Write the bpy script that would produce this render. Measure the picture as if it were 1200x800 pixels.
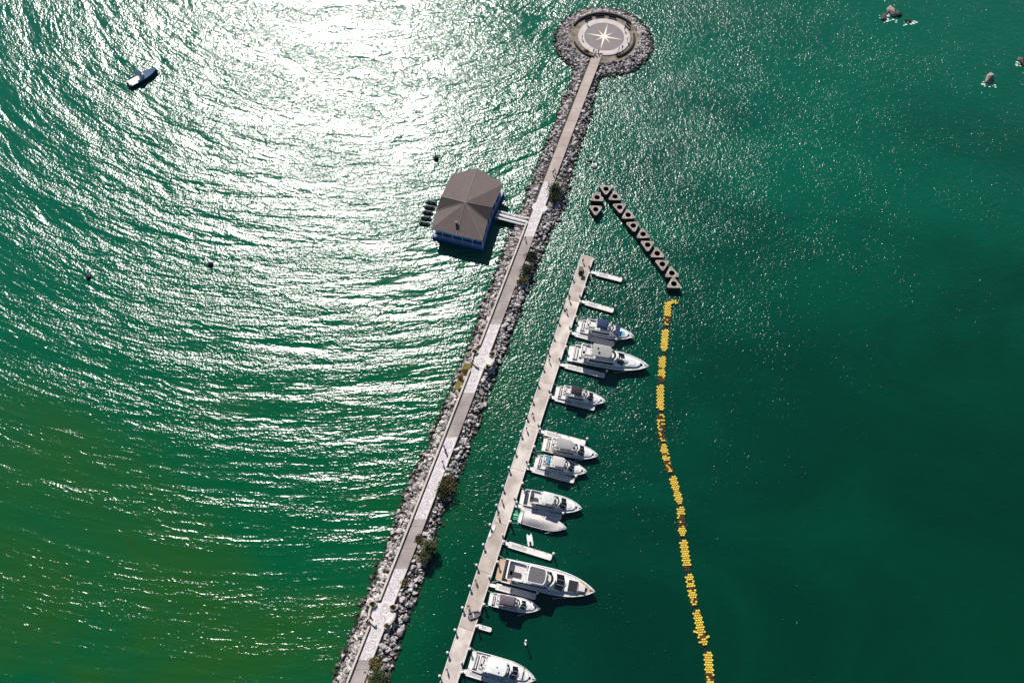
import bpy, bmesh, math, random
import numpy as np
from mathutils import Vector, Matrix
random.seed(7); rng = np.random.default_rng(7)
R = math.radians
for o in list(bpy.data.objects): bpy.data.objects.remove(o)
SC = bpy.context.scene
COL = SC.collection
# ------------------------------------------------------------------ camera, sky, sun, exposure
H = 170.0; TILT = R(26.2); F = 800.0
cam = bpy.data.cameras.new('camera'); camo = bpy.data.objects.new('camera', cam); COL.objects.link(camo)
camo.location = (0, 0, H); camo.rotation_euler = (TILT, 0, 0)
cam.sensor_width = 36; cam.lens = 24; cam.clip_start = 1; cam.clip_end = 12000
SC.camera = camo
SUN_EL, SUN_AZ = R(41.5), R(-18)        # azimuth from +y, negative is to the left
w = bpy.data.worlds.new('World'); SC.world = w; w.use_nodes = True
nt = w.node_tree; bg = nt.nodes['Background']; sky = nt.nodes.new('ShaderNodeTexSky')
sky.sky_type = 'NISHITA'; sky.sun_disc = False; sky.sun_elevation = SUN_EL; sky.sun_rotation = SUN_AZ
sky.air_density = 1.2; sky.dust_density = 0.3; sky.ozone_density = 6.0
nt.links.new(sky.outputs[0], bg.inputs[0]); bg.inputs[1].default_value = 0.05
sl = bpy.data.lights.new('sun', 'SUN'); sl.energy = 5.0; sl.angle = R(0.53); sl.color = (1, .95, .89)
so = bpy.data.objects.new('sun', sl); COL.objects.link(so)
sdir = Vector((math.sin(SUN_AZ)*math.cos(SUN_EL), math.cos(SUN_AZ)*math.cos(SUN_EL), math.sin(SUN_EL)))
so.rotation_euler = sdir.to_track_quat('Z', 'Y').to_euler(); so.location = sdir*300
SC.view_settings.view_transform = 'Standard'; SC.view_settings.look = 'None'
SC.view_settings.exposure = 0.3; SC.view_settings.gamma = 1
SC.render.engine = 'CYCLES'

def at(px, py, z=0.0):
    dx = (px-600)/F; dy = (400-py)/F; c, s = math.cos(TILT), math.sin(TILT)
    d = Vector((dx, dy*c+s, dy*s-c)); t = (z-H)/d.z
    return Vector((0, 0, H)) + d*t

# ------------------------------------------------------------------ materials
def mat(name, col, rough=.6, col2=None, scale=2.0, metallic=0.0, bump=0.0, detail=4, spec=.4, lo=.35, hi=.65, coat=0):
    m = bpy.data.materials.new(name); m.use_nodes = True; t = m.node_tree; b = t.nodes['Principled BSDF']
    b.inputs['Roughness'].default_value = rough; b.inputs['Metallic'].default_value = metallic
    b.inputs['Specular IOR Level'].default_value = spec; b.inputs['Coat Weight'].default_value = coat
    geo = t.nodes.new('ShaderNodeNewGeometry')
    n = t.nodes.new('ShaderNodeTexNoise'); n.inputs['Scale'].default_value = scale; n.inputs['Detail'].default_value = detail
    t.links.new(geo.outputs['Position'], n.inputs['Vector'])
    cr = t.nodes.new('ShaderNodeValToRGB'); cr.color_ramp.elements[0].position = lo; cr.color_ramp.elements[1].position = hi
    if col2 is None: col2 = tuple(c*.86 for c in col)
    cr.color_ramp.elements[0].color = (*col2, 1); cr.color_ramp.elements[1].color = (*col, 1)
    t.links.new(n.outputs['Fac'], cr.inputs[0]); t.links.new(cr.outputs[0], b.inputs['Base Color'])
    if bump:
        bp = t.nodes.new('ShaderNodeBump'); bp.inputs['Distance'].default_value = bump
        t.links.new(n.outputs['Fac'], bp.inputs['Height']); t.links.new(bp.outputs[0], b.inputs['Normal'])
    return m
M = {}
M['gel'] = mat('white_gelcoat', (.80, .80, .79), .28, (.72, .72, .71), 1.2, coat=.3)
M['gel2'] = mat('offwhite_gelcoat', (.68, .67, .64), .35, (.58, .57, .55), 1.5)
M['glass'] = mat('dark_glass', (.012, .014, .018), .08, (.008, .01, .012), 1, spec=.6)
M['navy'] = mat('navy_canvas', (.008, .030, .10), .8, (.006, .02, .07), 3)
M['black'] = mat('black_canvas', (.012, .012, .016), .8, (.02, .02, .025), 3)
M['plum'] = mat('plum_grey_canvas', (.12, .095, .12), .85, (.09, .07, .09), 3)
M['grey'] = mat('grey_canvas', (.34, .34, .33), .8, (.28, .28, .27), 3)
M['dgrey'] = mat('dark_grey_canvas', (.13, .125, .135), .8, (.10, .095, .105), 4)
M['cream'] = mat('cream_canvas', (.56, .52, .50), .8, (.48, .45, .44), 2.5)
M['turq'] = mat('turquoise_vinyl', (.02, .30, .42), .5)
M['sky'] = mat('light_blue_vinyl', (.10, .38, .62), .5)
M['teak'] = mat('teak_deck', (.50, .36, .27), .7, (.40, .28, .20), 5)
M['seat'] = mat('pale_vinyl_cushion', (.62, .59, .57), .6, (.52, .5, .48), 3)
M['dseat'] = mat('dark_vinyl_cushion', (.05, .05, .06), .6)
M['steel'] = mat('polished_steel', (.7, .7, .7), .25, metallic=1)
M['boot'] = mat('dark_blue_hull_stripe', (.01, .02, .06), .3)
M['pad'] = mat('bow_sun_pad', (.66, .64, .62), .7)
M['green'] = mat('green_rubber', (.01, .28, .14), .5)
M['pile'] = mat('white_pile_cap', (.74, .73, .70), .5)
M['post'] = mat('dark_wet_pile', (.06, .055, .05), .6)
M['deckA'] = mat('pale_concrete_deck', (.64, .57, .51), .85, (.40, .34, .30), .33, detail=7)
M['deckB'] = mat('brown_stained_deck', (.36, .295, .25), .85, (.52, .45, .40), .33, detail=7)
M['edge'] = mat('dock_edge_beam', (.66, .61, .56), .8, (.55, .5, .46), 1)
M['float'] = mat('dark_float', (.03, .03, .03), .7)
M['fing'] = mat('finger_deck', (.70, .67, .64), .7, (.60, .57, .54), 1.2, detail=6)
M['panel'] = mat('grey_deck_panel', (.45, .44, .43), .8)
M['walk'] = mat('pinkish_concrete', (.40, .345, .325), .9, (.25, .215, .20), .28, detail=8, lo=.3, hi=.7)
M['walk2'] = mat('pale_worn_concrete', (.46, .385, .345), .9, (.34, .28, .255), .22, detail=8, lo=.35, hi=.65)
M['parapet'] = mat('cream_parapet', (.60, .54, .47), .9, (.45, .40, .34), .6, detail=6)
M['mound'] = mat('rubble_bed', (.06, .055, .05), 1, (.02, .02, .018), .9, detail=8)
M['soil'] = mat('sandy_soil', (.27, .225, .18), 1, (.12, .10, .075), .5, detail=8)
M['olive'] = mat('dry_olive_groundcover', (.22, .17, .05), 1, (.10, .09, .03), 1.2, detail=8)
M['disc'] = mat('grey_compass_paving', (.235, .205, .205), .85, (.20, .175, .175), .8)
M['ring'] = mat('pale_plaza_paving', (.58, .52, .50), .85, (.46, .41, .39), .7, detail=6)
M['star'] = mat('cream_inlay', (.78, .72, .60), .7)
M['darkwall'] = mat('dark_stone_wall', (.04, .037, .035), .9)
M['conc'] = mat('caisson_concrete', (.42, .355, .32), .85, (.24, .20, .18), .9, detail=7)
M['wetconc'] = mat('wet_dark_concrete', (.05, .045, .04), .6, (.025, .025, .02), 1)
M['yellow'] = mat('yellow_plastic', (.78, .57, .06), .5, (.56, .38, .05), 1.6, detail=6)
M['brown'] = mat('brown_fouling', (.035, .018, .010), .9, (.13, .065, .02), 1.6)
M['bfloat'] = mat('black_float_joint', (.012, .014, .012), .6)
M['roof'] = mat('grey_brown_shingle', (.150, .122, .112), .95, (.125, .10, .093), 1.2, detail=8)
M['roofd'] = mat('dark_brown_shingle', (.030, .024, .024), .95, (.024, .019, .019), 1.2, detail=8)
M['ridge'] = mat('pale_ridge_cap', (.25, .21, .195), .9)
M['fascia'] = mat('white_fascia', (.75, .74, .73), .6)
M['bwall'] = mat('shade_blue_wall', (.03, .14, .48), .6, (.02, .10, .38), .6)  # blue of white walls in sky-lit shade, put into the colour
M['bwin'] = mat('sky_reflection_glazing', (.22, .52, .75), .3, (.08, .32, .6), .7)  # reflected sky painted into the window colour
M['rail'] = mat('white_rail', (.78, .78, .78), .5)
M['skin'] = mat('skin', (.30, .17, .11), .6)
M['hair'] = mat('black_hair', (.015, .012, .01), .6)
M['red'] = mat('red_cloth', (.45, .03, .03), .8)
M['dark'] = mat('dark_cloth', (.02, .02, .03), .8)
M['white'] = mat('white_cloth', (.6, .6, .58), .8)
M['bluec'] = mat('blue_cloth', (.05, .1, .3), .8)
M['rubber'] = mat('grey_rubber_tube', (.10, .085, .095), .6)
M['hullblue'] = mat('blue_hull_paint', (.006, .06, .15), .3, coat=.3)
M['hulldark'] = mat('dark_hull_paint', (.008, .02, .025), .3)
M['bark'] = mat('bark', (.08, .055, .035), .9)
M['leafA'] = mat('dark_foliage', (.055, .075, .02), .7, (.025, .035, .012), 1.5)
M['leafB'] = mat('dry_foliage', (.20, .15, .05), .8, (.06, .06, .02), 1.2)
M['foam'] = mat('sea_foam', (.8, .82, .8), .9)
M['seal'] = mat('tan_rock', (.42, .34, .29), .9, (.15, .12, .10), 1.5, bump=.3)
# fingers have slatted grating; shingle courses
def rock_mat():
    m = bpy.data.materials.new('armour_rock'); m.use_nodes = True; t = m.node_tree; b = t.nodes['Principled BSDF']
    b.inputs['Roughness'].default_value = .92; b.inputs['Specular IOR Level'].default_value = .15
    g = t.nodes.new('ShaderNodeNewGeometry')
    v = t.nodes.new('ShaderNodeTexVoronoi'); v.inputs['Scale'].default_value = 1.0
    n = t.nodes.new('ShaderNodeTexNoise'); n.inputs['Scale'].default_value = 2.2; n.inputs['Detail'].default_value = 8
    t.links.new(g.outputs['Position'], v.inputs['Vector']); t.links.new(g.outputs['Position'], n.inputs['Vector'])
    sp = t.nodes.new('ShaderNodeSeparateColor'); t.links.new(v.outputs['Color'], sp.inputs[0])
    ad = t.nodes.new('ShaderNodeMath'); ad.operation = 'MULTIPLY_ADD'; ad.inputs[1].default_value = .55
    t.links.new(sp.outputs[0], ad.inputs[0]); 
    m2 = t.nodes.new('ShaderNodeMath'); m2.operation = 'MULTIPLY'; m2.inputs[1].default_value = .55
    t.links.new(n.outputs['Fac'], m2.inputs[0]); t.links.new(m2.outputs[0], ad.inputs[2])
    cr = t.nodes.new('ShaderNodeValToRGB'); e = cr.color_ramp.elements
    e[0].position = .18; e[0].color = (.085, .075, .07, 1); e[1].position = .8; e[1].color = (.60, .55, .53, 1)
    k = e.new(.42); k.color = (.29, .26, .25, 1)
    t.links.new(ad.outputs[0], cr.inputs[0])
    s = t.nodes.new('ShaderNodeSeparateXYZ'); t.links.new(g.outputs['Position'], s.inputs[0])
    mr = t.nodes.new('ShaderNodeMapRange'); mr.inputs['From Min'].default_value = -.15; mr.inputs['From Max'].default_value = .30
    wz = t.nodes.new('ShaderNodeMath'); wz.operation = 'MULTIPLY_ADD'; wz.inputs[1].default_value = -.9; t.links.new(n.outputs['Fac'], wz.inputs[0]); t.links.new(s.outputs['Z'], wz.inputs[2])
    t.links.new(wz.outputs[0], mr.inputs['Value'])
    mx = t.nodes.new('ShaderNodeMix'); mx.data_type = 'RGBA'; mx.inputs[6].default_value = (.03, .028, .022, 1)
    t.links.new(mr.outputs[0], mx.inputs[0]); t.links.new(cr.outputs[0], mx.inputs[7]); t.links.new(mx.outputs[2], b.inputs['Base Color'])
    return m
M['rock'] = rock_mat()

# ------------------------------------------------------------------ mesh helpers
class MB:
    def __init__(s): s.v = []; s.f = []
    def add(s, vs, fs):
        k = len(s.v); s.v += [tuple(x) for x in vs]; s.f += [tuple(i+k for i in f) for f in fs]; return s
    def box(s, c, d, rz=0, ry=0, taper=1.0):
        hx, hy, hz = d[0]/2, d[1]/2, d[2]/2; vs = []
        for z in (-hz, hz):
            k = taper if z > 0 else 1
            for x, y in ((-hx, -hy), (hx, -hy), (hx, hy), (-hx, hy)):
                p = Vector((x*k, y*k, z))
                if ry: p = Matrix.Rotation(ry, 3, 'Y') @ p
                if rz: p = Matrix.Rotation(rz, 3, 'Z') @ p
                vs.append(p + Vector(c))
        return s.add(vs, [(3, 2, 1, 0), (4, 5, 6, 7), (0, 1, 5, 4), (1, 2, 6, 5), (2, 3, 7, 6), (3, 0, 4, 7)])
    def cyl(s, c, r, h, n=10, r2=None, cap=True):
        r2 = r if r2 is None else r2; vs = []
        for z, q in ((0, r), (h, r2)):
            for i in range(n):
                a = 2*math.pi*i/n; vs.append((c[0]+q*math.cos(a), c[1]+q*math.sin(a), c[2]+z))
        fs = [(i, (i+1) % n, n+(i+1) % n, n+i) for i in range(n)]
        if cap: fs += [tuple(range(n-1, -1, -1)), tuple(range(n, 2*n))]
        return s.add(vs, fs)
    def tube(s, pts, r, n=5):
        pts = [Vector(p) for p in pts]; k0 = len(s.v); vs = []; fs = []
        for i, p in enumerate(pts):
            d = (pts[min(i+1, len(pts)-1)]-pts[max(i-1, 0)]).normalized()
            a = d.cross(Vector((0, 0, 1)));
            if a.length < .01: a = Vector((1, 0, 0))
            a.normalize(); b = d.cross(a)
            for j in range(n):
                t = 2*math.pi*j/n; vs.append(p+a*r*math.cos(t)+b*r*math.sin(t))
        for i in range(len(pts)-1):
            for j in range(n): fs.append((i*n+j, i*n+(j+1) % n, (i+1)*n+(j+1) % n, (i+1)*n+j))
        fs += [tuple(range(n)), tuple(range(len(pts)*n-1, (len(pts)-1)*n-1, -1))]
        return s.add(vs, fs)
    def rings(s, rings, capb=True, capt=True):
        n = len(rings[0]); vs = [p for r in rings for p in r]; fs = []
        for i in range(len(rings)-1):
            for j in range(n): fs.append((i*n+j, i*n+(j+1) % n, (i+1)*n+(j+1) % n, (i+1)*n+j))
        if capb: fs.append(tuple(range(n-1, -1, -1)))
        if capt: fs.append(tuple(range((len(rings)-1)*n, len(rings)*n)))
        return s.add(vs, fs)
    def prism(s, poly, z0, z1, ch=0.0, inset=1.0):
        cx = sum(p[0] for p in poly)/len(poly); cy = sum(p[1] for p in poly)/len(poly)
        def ring(z, k): return [(cx+(p[0]-cx)*k, cy+(p[1]-cy)*k, z) for p in poly]
        if ch:
            rr = max(max(abs(p[0]-cx), abs(p[1]-cy)) for p in poly)
            k2 = inset*(1-ch/rr*1.3)
            return s.rings([ring(z0, 1), ring(z1-ch, inset), ring(z1-ch*.3, (inset+k2)/2+(inset-k2)*.2), ring(z1, k2)])
        return s.rings([ring(z0, 1), ring(z1, inset)])
    def build(s, name, m, parent=None, smooth=False):
        me = bpy.data.meshes.new(name); me.from_pydata(s.v, [], s.f); me.materials.append(m); me.update()
        b = bmesh.new(); b.from_mesh(me); bmesh.ops.recalc_face_normals(b, faces=b.faces); b.to_mesh(me); b.free()
        if smooth:
            me.shade_smooth()
            try: me.set_sharp_from_angle(angle=R(38))
            except Exception: pass
        o = bpy.data.objects.new(name, me); COL.objects.link(o)
        if parent: o.parent = parent
        return o
def tag(o, label=None, cat=None, group=None, kind=None):
    if label: o['label'] = label
    if cat: o['category'] = cat
    if group: o['group'] = group
    if kind: o['kind'] = kind
    return o
def empty(name, loc, rz, label, cat, group=None):
    o = bpy.data.objects.new(name, None); COL.objects.link(o); o.location = loc; o.rotation_euler = (0, 0, rz)
    o.empty_display_size = .5
    return tag(o, label, cat, group)
def copy_tree(o, parent=None):
    c = o.copy(); COL.objects.link(c)
    if parent: c.parent = parent
    for ch in o.children: copy_tree(ch, c)
    return c

# ------------------------------------------------------------------ walkway line fit (rows read as ground positions)
ROWS = [(70,676,692,703,712),(105,664,678.5,690.5,699),(131,653,669,681.5,694),(160,643,657,669.5,685),(190,630,645,657.5,675),
(225,618,632.6,644.6,666),(242,612,626,638.5,661),(277,594,612,625,644),(312,582,598.5,612.5,630),(345,570,586,600.5,617),
(360,564,580,595,612),(400,550,566,580,598),(440,534,549.5,564,580),(480,517,535,550,568),(520,502,518,533,552),(560,481,502,517.5,540),
(600,466,486.5,502.5,522),(640,451,470.5,487.5,509),(680,434,455,472.5,497),(720,419,439.5,457,481),(760,404,424,442,468),(800,388,408.5,427,456),(850,368,388,407,438)]
ZW = 2.0
yy = []; cxs = []; ws = []; lr = []; rr_ = []; yg = []
for py, a, b, c, d in ROWS:
    p, q = at(b, py, ZW), at(c, py, ZW); yy.append(p.y); cxs.append((p.x+q.x)/2); ws.append(q.x-p.x)
    g = at(a, py, 0); h = at(d, py, 0); yg.append(g.y); lr.append(g.x); rr_.append(h.x)
yy = np.array(yy); PC = np.polyfit(yy, cxs, 4); PWD = np.polyfit(yy, ws, 1)
def wc(y): return float(np.polyval(PC, y))
def ww(y): return float(np.polyval(PWD, y))
yga = np.array(yg)[::-1]; lra = np.array(lr)[::-1]; rra = np.array(rr_)[::-1]
def lrock(y): return float(np.interp(y, yga, lra))
def rrock(y): return float(np.interp(y, yga, rra))
def yw(py, z=ZW): return at(600, py, z).y
PL = at(708, 43, ZW)      # plaza centre
Y0, Y1 = yw(880), PL.y

# ------------------------------------------------------------------ water
def water_material():
    m = bpy.data.materials.new('sea_water'); m.use_nodes = True; t = m.node_tree; b = t.nodes['Principled BSDF']
    L = t.links.new; N = t.nodes.new
    def val(op, a, c=None, d=None, clamp=False):
        n = N('ShaderNodeMath'); n.operation = op; n.use_clamp = clamp
        for i, x in enumerate((a, c, d)):
            if x is None: continue
            if isinstance(x, (int, float)): n.inputs[i].default_value = x
            else: L(x, n.inputs[i])
        return n.outputs[0]
    def ss(x, lo, hi, a=0, c=1):
        n = N('ShaderNodeMapRange'); n.interpolation_type = 'SMOOTHSTEP'; L(x, n.inputs['Value'])
        n.inputs['From Min'].default_value = lo; n.inputs['From Max'].default_value = hi
        n.inputs['To Min'].default_value = a; n.inputs['To Max'].default_value = c; return n.outputs[0]
    def noise(vec, sc, det=3, rough=.5, dist=0):
        n = N('ShaderNodeTexNoise'); L(vec, n.inputs['Vector']); n.inputs['Scale'].default_value = sc
        n.inputs['Detail'].default_value = det; n.inputs['Roughness'].default_value = rough; n.inputs['Distortion'].default_value = dist
        return n.outputs['Fac']
    def xyz(x, y, z=0.0):
        n = N('ShaderNodeCombineXYZ')
        for i, q in enumerate((x, y, z)):
            if isinstance(q, (int, float)): n.inputs[i].default_value = q
            else: L(q, n.inputs[i])
        return n.outputs[0]
    g = N('ShaderNodeNewGeometry'); P = g.outputs['Position']
    s = N('ShaderNodeSeparateXYZ'); L(P, s.inputs[0]); X, Y = s.outputs[0], s.outputs[1]
    # polar coordinates round the point the swell fans out from
    C = at(450, -130)
    dx = val('SUBTRACT', X, C.x); dy = val('SUBTRACT', Y, C.y)
    r = val('POWER', val('ADD', val('MULTIPLY', dx, dx), val('MULTIPLY', dy, dy)), .5)
    th = val('ARCTAN2', dx, val('MULTIPLY', dy, -1))
    arc = val('MULTIPLY', th, 170.0)
    pol = xyz(r, arc)
    # signed distance to the right of the breakwater
    a, c = at(408, 800), at(698, 70); nx, ny = (c.y-a.y), -(c.x-a.x); ln = math.hypot(nx, ny); nx /= ln; ny /= ln
    sd = val('ADD', val('MULTIPLY', X, nx), val('MULTIPLY_ADD', Y, ny, -(a.x*nx+a.y*ny)))
    lee = ss(sd, -6, 6)                                         # 1 on the sheltered side
    # height field, metres
    h_sw = val('MULTIPLY', noise(xyz(val('MULTIPLY', r, 1.0), val('MULTIPLY', arc, .22)), .20, 2, .5, .4), 1.1)
    h_md = val('MULTIPLY', noise(xyz(val('MULTIPLY', r, 1.0), val('MULTIPLY', arc, .40)), .66, 3, .52, .5), .50)
    h_is = val('MULTIPLY', noise(P, 1.55, 2, .5, .3), .215)
    gust = noise(xyz(val('MULTIPLY', r, 1.0), val('MULTIPLY', arc, .20)), .11, 4, .65, .6)
    gust2 = noise(P, .02, 3, .5)
    gu = val('ADD', ss(gust, .30, .66, .35, 1.25), ss(gust2, .35, .65, -.12, .12))
    open_ = val('MULTIPLY', val('ADD', h_sw, val('MULTIPLY', val('ADD', h_md, h_is), gu)), val('MULTIPLY', ss(Y, at(600, 700).y, at(600, 330).y, .80, 1.0), OPEN_K))
    # sheltered water: small isotropic chop, calmer towards the marina
    c1 = val('MULTIPLY', noise(P, .50, 1, .5, .3), .30); c2 = val('MULTIPLY', noise(P, 1.75, 1.8, .55, .4), .255)
    calm = ss(Y, at(600, 650).y, at(600, 120).y, .56, 1.15)
    gl = noise(P, .05, 4, .6, .5)
    calm2 = val('MULTIPLY', calm, ss(gl, .34, .66, .72, 1.12))
    ch = val('MULTIPLY', val('MULTIPLY', val('ADD', c1, c2), calm2), LEE_K)
    mx = N('ShaderNodeMix'); L(lee, mx.inputs[0]); L(open_, mx.inputs[2]); L(ch, mx.inputs[3])
    bp = N('ShaderNodeBump'); bp.inputs['Distance'].default_value = 1; bp.inputs['Strength'].default_value = 1
    L(mx.outputs[0], bp.inputs['Height']); # body colour: turbid green water, more olive over the shallow left side, bluer on the right
    def mix(f, c1, c2):
        n = N('ShaderNodeMix'); n.data_type = 'RGBA'; L(f, n.inputs[0])
        for i, q in ((6, c1), (7, c2)):
            if isinstance(q, tuple): n.inputs[i].default_value = (*q, 1)
            else: L(q, n.inputs[i])
        return n.outputs[2]
    patch = noise(xyz(val('MULTIPLY', X, .6), Y), .018, 5, .6, .8)
    olive = mix(ss(patch, .44, .66), (.0, .076, .024), (.012, .076, .010))
    far = mix(ss(Y, at(600, 620).y, at(600, 250).y), olive, (.0, .086, .042))
    patch2 = noise(xyz(X, val('MULTIPLY', Y, 1.6)), .014, 5, .62, .6)
    right = mix(ss(patch2, .36, .64), (.0, .028, .014), (.0, .048, .023))
    rightf = mix(ss(Y, at(600, 760).y, at(600, 80).y), right, mix(ss(patch2, .35, .65), (.0, .056, .033), (.0, .092, .050)))
    deep = mix(ss(X, at(700, 400).x, at(1150, 400).x, 0, .7), rightf, mix(ss(val('ADD', Y, val('MULTIPLY', patch2, 140.0)), at(600, 500).y+70, at(600, 60).y+70), (.0, .030, .012), (.0, .088, .046)))
    col = mix(ss(sd, -10, 30), far, deep)
    # turbid body + a Beckmann facet lobe (short tails, so glints stay crisp)
    t.nodes.remove(b); df = N('ShaderNodeBsdfDiffuse'); L(col, df.inputs['Color'])
    gs = N('ShaderNodeBsdfAnisotropic'); gs.distribution = 'BECKMANN'; gs.inputs['Roughness'].default_value = ROUGH; L(bp.outputs[0], gs.inputs['Normal'])
    bh = N('ShaderNodeBump'); bh.inputs['Distance'].default_value = 1; bh.inputs['Strength'].default_value = .35; L(mx.outputs[0], bh.inputs['Height']); L(bh.outputs[0], df.inputs['Normal'])
    fr = N('ShaderNodeFresnel'); fr.inputs['IOR'].default_value = 1.62; L(bp.outputs[0], fr.inputs['Normal'])
    ms = N('ShaderNodeMixShader'); L(fr.outputs[0], ms.inputs[0]); L(df.outputs[0], ms.inputs[1]); L(gs.outputs[0], ms.inputs[2])
    L(ms.outputs[0], t.nodes['Material Output'].inputs['Surface'])
    return m
OPEN_K, LEE_K, ROUGH = .74, .84, .275
wm = MB(); S = 5000
wm.add([(-S, -S, 0), (S, -S, 0), (S, S+400, 0), (-S, S+400, 0)], [(0, 1, 2, 3)])
tag(wm.build('water', water_material()), kind='structure')

# ------------------------------------------------------------------ breakwater mound and walkway
N_ST = 130
ys = np.linspace(Y0, PL.y-8, N_ST)
mb = MB(); prof = []
for y in ys:
    x0, x3 = lrock(y), rrock(y); c = wc(y); h = ww(y)/2
    prof.append([(x0-1.0, y, -.9), (x0+.6, y, -.15), ((x0+c-h)/2, y, .75), (c-h-.3, y, 1.55), (c+h+.3, y, 1.55), ((x3+c+h)/2, y, .75), (x3-.6, y, -.15), (x3+1, y, -.9)])
for i in range(N_ST-1):
    k = len(mb.v)
    mb.v += prof[i]+prof[i+1]
    for j in range(7): mb.f.append((k+j, k+j+1, k+8+j+1, k+8+j))
def circ(r, z, n=56, a0=0, sx=1): return [(PL.x+r*math.cos(a0+2*math.pi*i/n)*sx, PL.y+r*math.sin(a0+2*math.pi*i/n), z) for i in range(n)]
mb.rings([circ(18.4, -.9), circ(17.0, -.15), circ(14.5, .8), circ(12.4, 1.5), circ(9.0, 1.6)], capb=False)
tag(mb.build('breakwater_ground', M['mound']), kind='structure')

def strip(name, m, y0, y1, xo0, xo1, z0, z1, n=None, struct=True, parent=None):
    """a strip of walkway; xo0/xo1 are functions of y giving the world x of the edges"""
    n = n or max(2, int((y1-y0)/2.0)); b = MB(); rg = []
    for i in range(n+1):
        y = y0+(y1-y0)*i/n; rg.append([(xo0(y), y, z0), (xo1(y), y, z0), (xo1(y), y, z1), (xo0(y), y, z1)])
    b.rings(rg)
    o = b.build(name, m, parent)
    uv = o.data.uv_layers.new(name='UVMap')
    for lp in o.data.loops:
        co = o.data.vertices[lp.vertex_index].co; uv.data[lp.index].uv = (co.x-wc(co.y), co.y)
    if struct: tag(o, kind='structure')
    return o
def pave_mat(name, rings=False):
    m = bpy.data.materials.new(name); m.use_nodes = True; t = m.node_tree; b = t.nodes['Principled BSDF']; L = t.links.new; N = t.nodes.new
    b.inputs['Roughness'].default_value = .85
    uv = N('ShaderNodeUVMap'); s = N('ShaderNodeSeparateXYZ'); L(uv.outputs[0], s.inputs[0])
    def val(op, *a):
        n = N('ShaderNodeMath'); n.operation = op
        for i, x in enumerate(a):
            if isinstance(x, (int, float)): n.inputs[i].default_value = x
            else: L(x, n.inputs[i])
        return n.outputs[0]
    P = 2.6
    v = val('SUBTRACT', val('MODULO', val('ADD', s.outputs[1], 1000*P), P), P/2)
    ns = N('ShaderNodeTexNoise'); L(uv.outputs[0], ns.inputs['Vector']); ns.inputs['Scale'].default_value = 1.3; ns.inputs['Detail'].default_value = 5
    r = val('POWER', val('ADD', val('MULTIPLY', s.outputs[0], s.outputs[0]), val('MULTIPLY', v, v)), .5)
    rd = val('ADD', r, val('MULTIPLY_ADD', ns.outputs['Fac'], .9, -.45))
    def ringf(r0, w): return val('LESS_THAN', val('ABSOLUTE', val('SUBTRACT', rd, r0)), w)
    mask = val('MAXIMUM', ringf(1.0, .08), ringf(.5, .09))
    sc = N('ShaderNodeTexNoise'); L(uv.outputs[0], sc.inputs['Vector']); sc.inputs['Scale'].default_value = 1.6; sc.inputs['Distortion'].default_value = 2.5
    mask = val('MAXIMUM', mask, val('MULTIPLY', val('LESS_THAN', val('ABSOLUTE', val('SUBTRACT', sc.outputs['Fac'], .5)), .03), .8))
    mx = N('ShaderNodeMix'); mx.data_type = 'RGBA'; mx.inputs[6].default_value = (.74, .69, .685, 1); mx.inputs[7].default_value = (.40, .36, .375, 1)
    L(mask, mx.inputs[0]); 
    m2 = N('ShaderNodeMix'); m2.data_type = 'RGBA'; m2.blend_type = 'MULTIPLY'; m2.inputs[0].default_value = .4
    L(mx.outputs[2], m2.inputs[6]); 
    cr = N('ShaderNodeValToRGB'); cr.color_ramp.elements[0].color = (.6, .56, .54, 1); cr.color_ramp.elements[0].position = .35; cr.color_ramp.elements[1].position = .6
    L(ns.outputs['Fac'], cr.inputs[0]); L(cr.outputs[0], m2.inputs[7]); L(m2.outputs[2], b.inputs['Base Color'])
    return m
M['mosaic'] = pave_mat('white_mosaic_paving')
lx = lambda y: wc(y)-ww(y)/2; rx = lambda y: wc(y)+ww(y)/2
yJ = PL.y-8.3
strip('walkway', M['walk'], Y0, yw(215), lx, rx, 1.2, ZW)
strip('walkway', M['walk2'], yw(215)+.002, yJ, lx, rx, 1.2, ZW)
for a, b_ in ((800-27, 666), (608, 512), (460, 380), (277, 213)):
    strip('mosaic_paving', M['mosaic'], yw(a), yw(b_), lambda y: lx(y)+.25, lambda y: rx(y)-.12, ZW, ZW+.012)
# slab joints across the plain stretches
jb = MB(); y = Y0
while y < yJ:
    if not any(yw(a) < y < yw(b_) for a, b_ in ((773, 666), (608, 512), (460, 380), (277, 213))):
        jb.add([(lx(y)+.02, y, ZW+.004), (rx(y)-.02, y, ZW+.004), (rx(y)-.02, y+.10, ZW+.004), (lx(y)+.02, y+.10, ZW+.004)], [(0, 1, 2, 3)])
    y += 5.2
tag(jb.build('walkway_joints', mat('joint_grout', (.20, .17, .16), .9)), kind='structure')
def parapet(a, b_, label):
    o = strip('parapet_wall', M['parapet'], yw(a), yw(b_), lambda y: lx(y)-.50, lambda y: lx(y)-.003, 1.0, ZW+.55, struct=False)
    tag(o, label, 'low wall', 'low cream parapets on the open-water edge of the breakwater')
parapet(880, 733, 'low cream parapet along the nearest stretch of the breakwater, at the foot of the photo')
parapet(703, 434, 'long low cream parapet between the two curved bays of the breakwater')
parapet(405, 262, 'low cream parapet from the upper curved bay up to the restaurant gangway')
# olive ground strips beside the parapet
for a, b_, dx0, dx1 in ((455, 425, -2.6, -.5), (800, 775, .3, 2.2)):
    if dx0 < 0: strip('verge', M['olive'], yw(a), yw(b_), lambda y, q=dx0: lx(y)+q, lambda y, q=dx1: lx(y)+q, .8, 1.75)
    else: strip('verge', M['olive'], yw(a), yw(b_), lambda y, q=dx0: rx(y)+q, lambda y, q=dx1: rx(y)+q, .8, 1.7)

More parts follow.
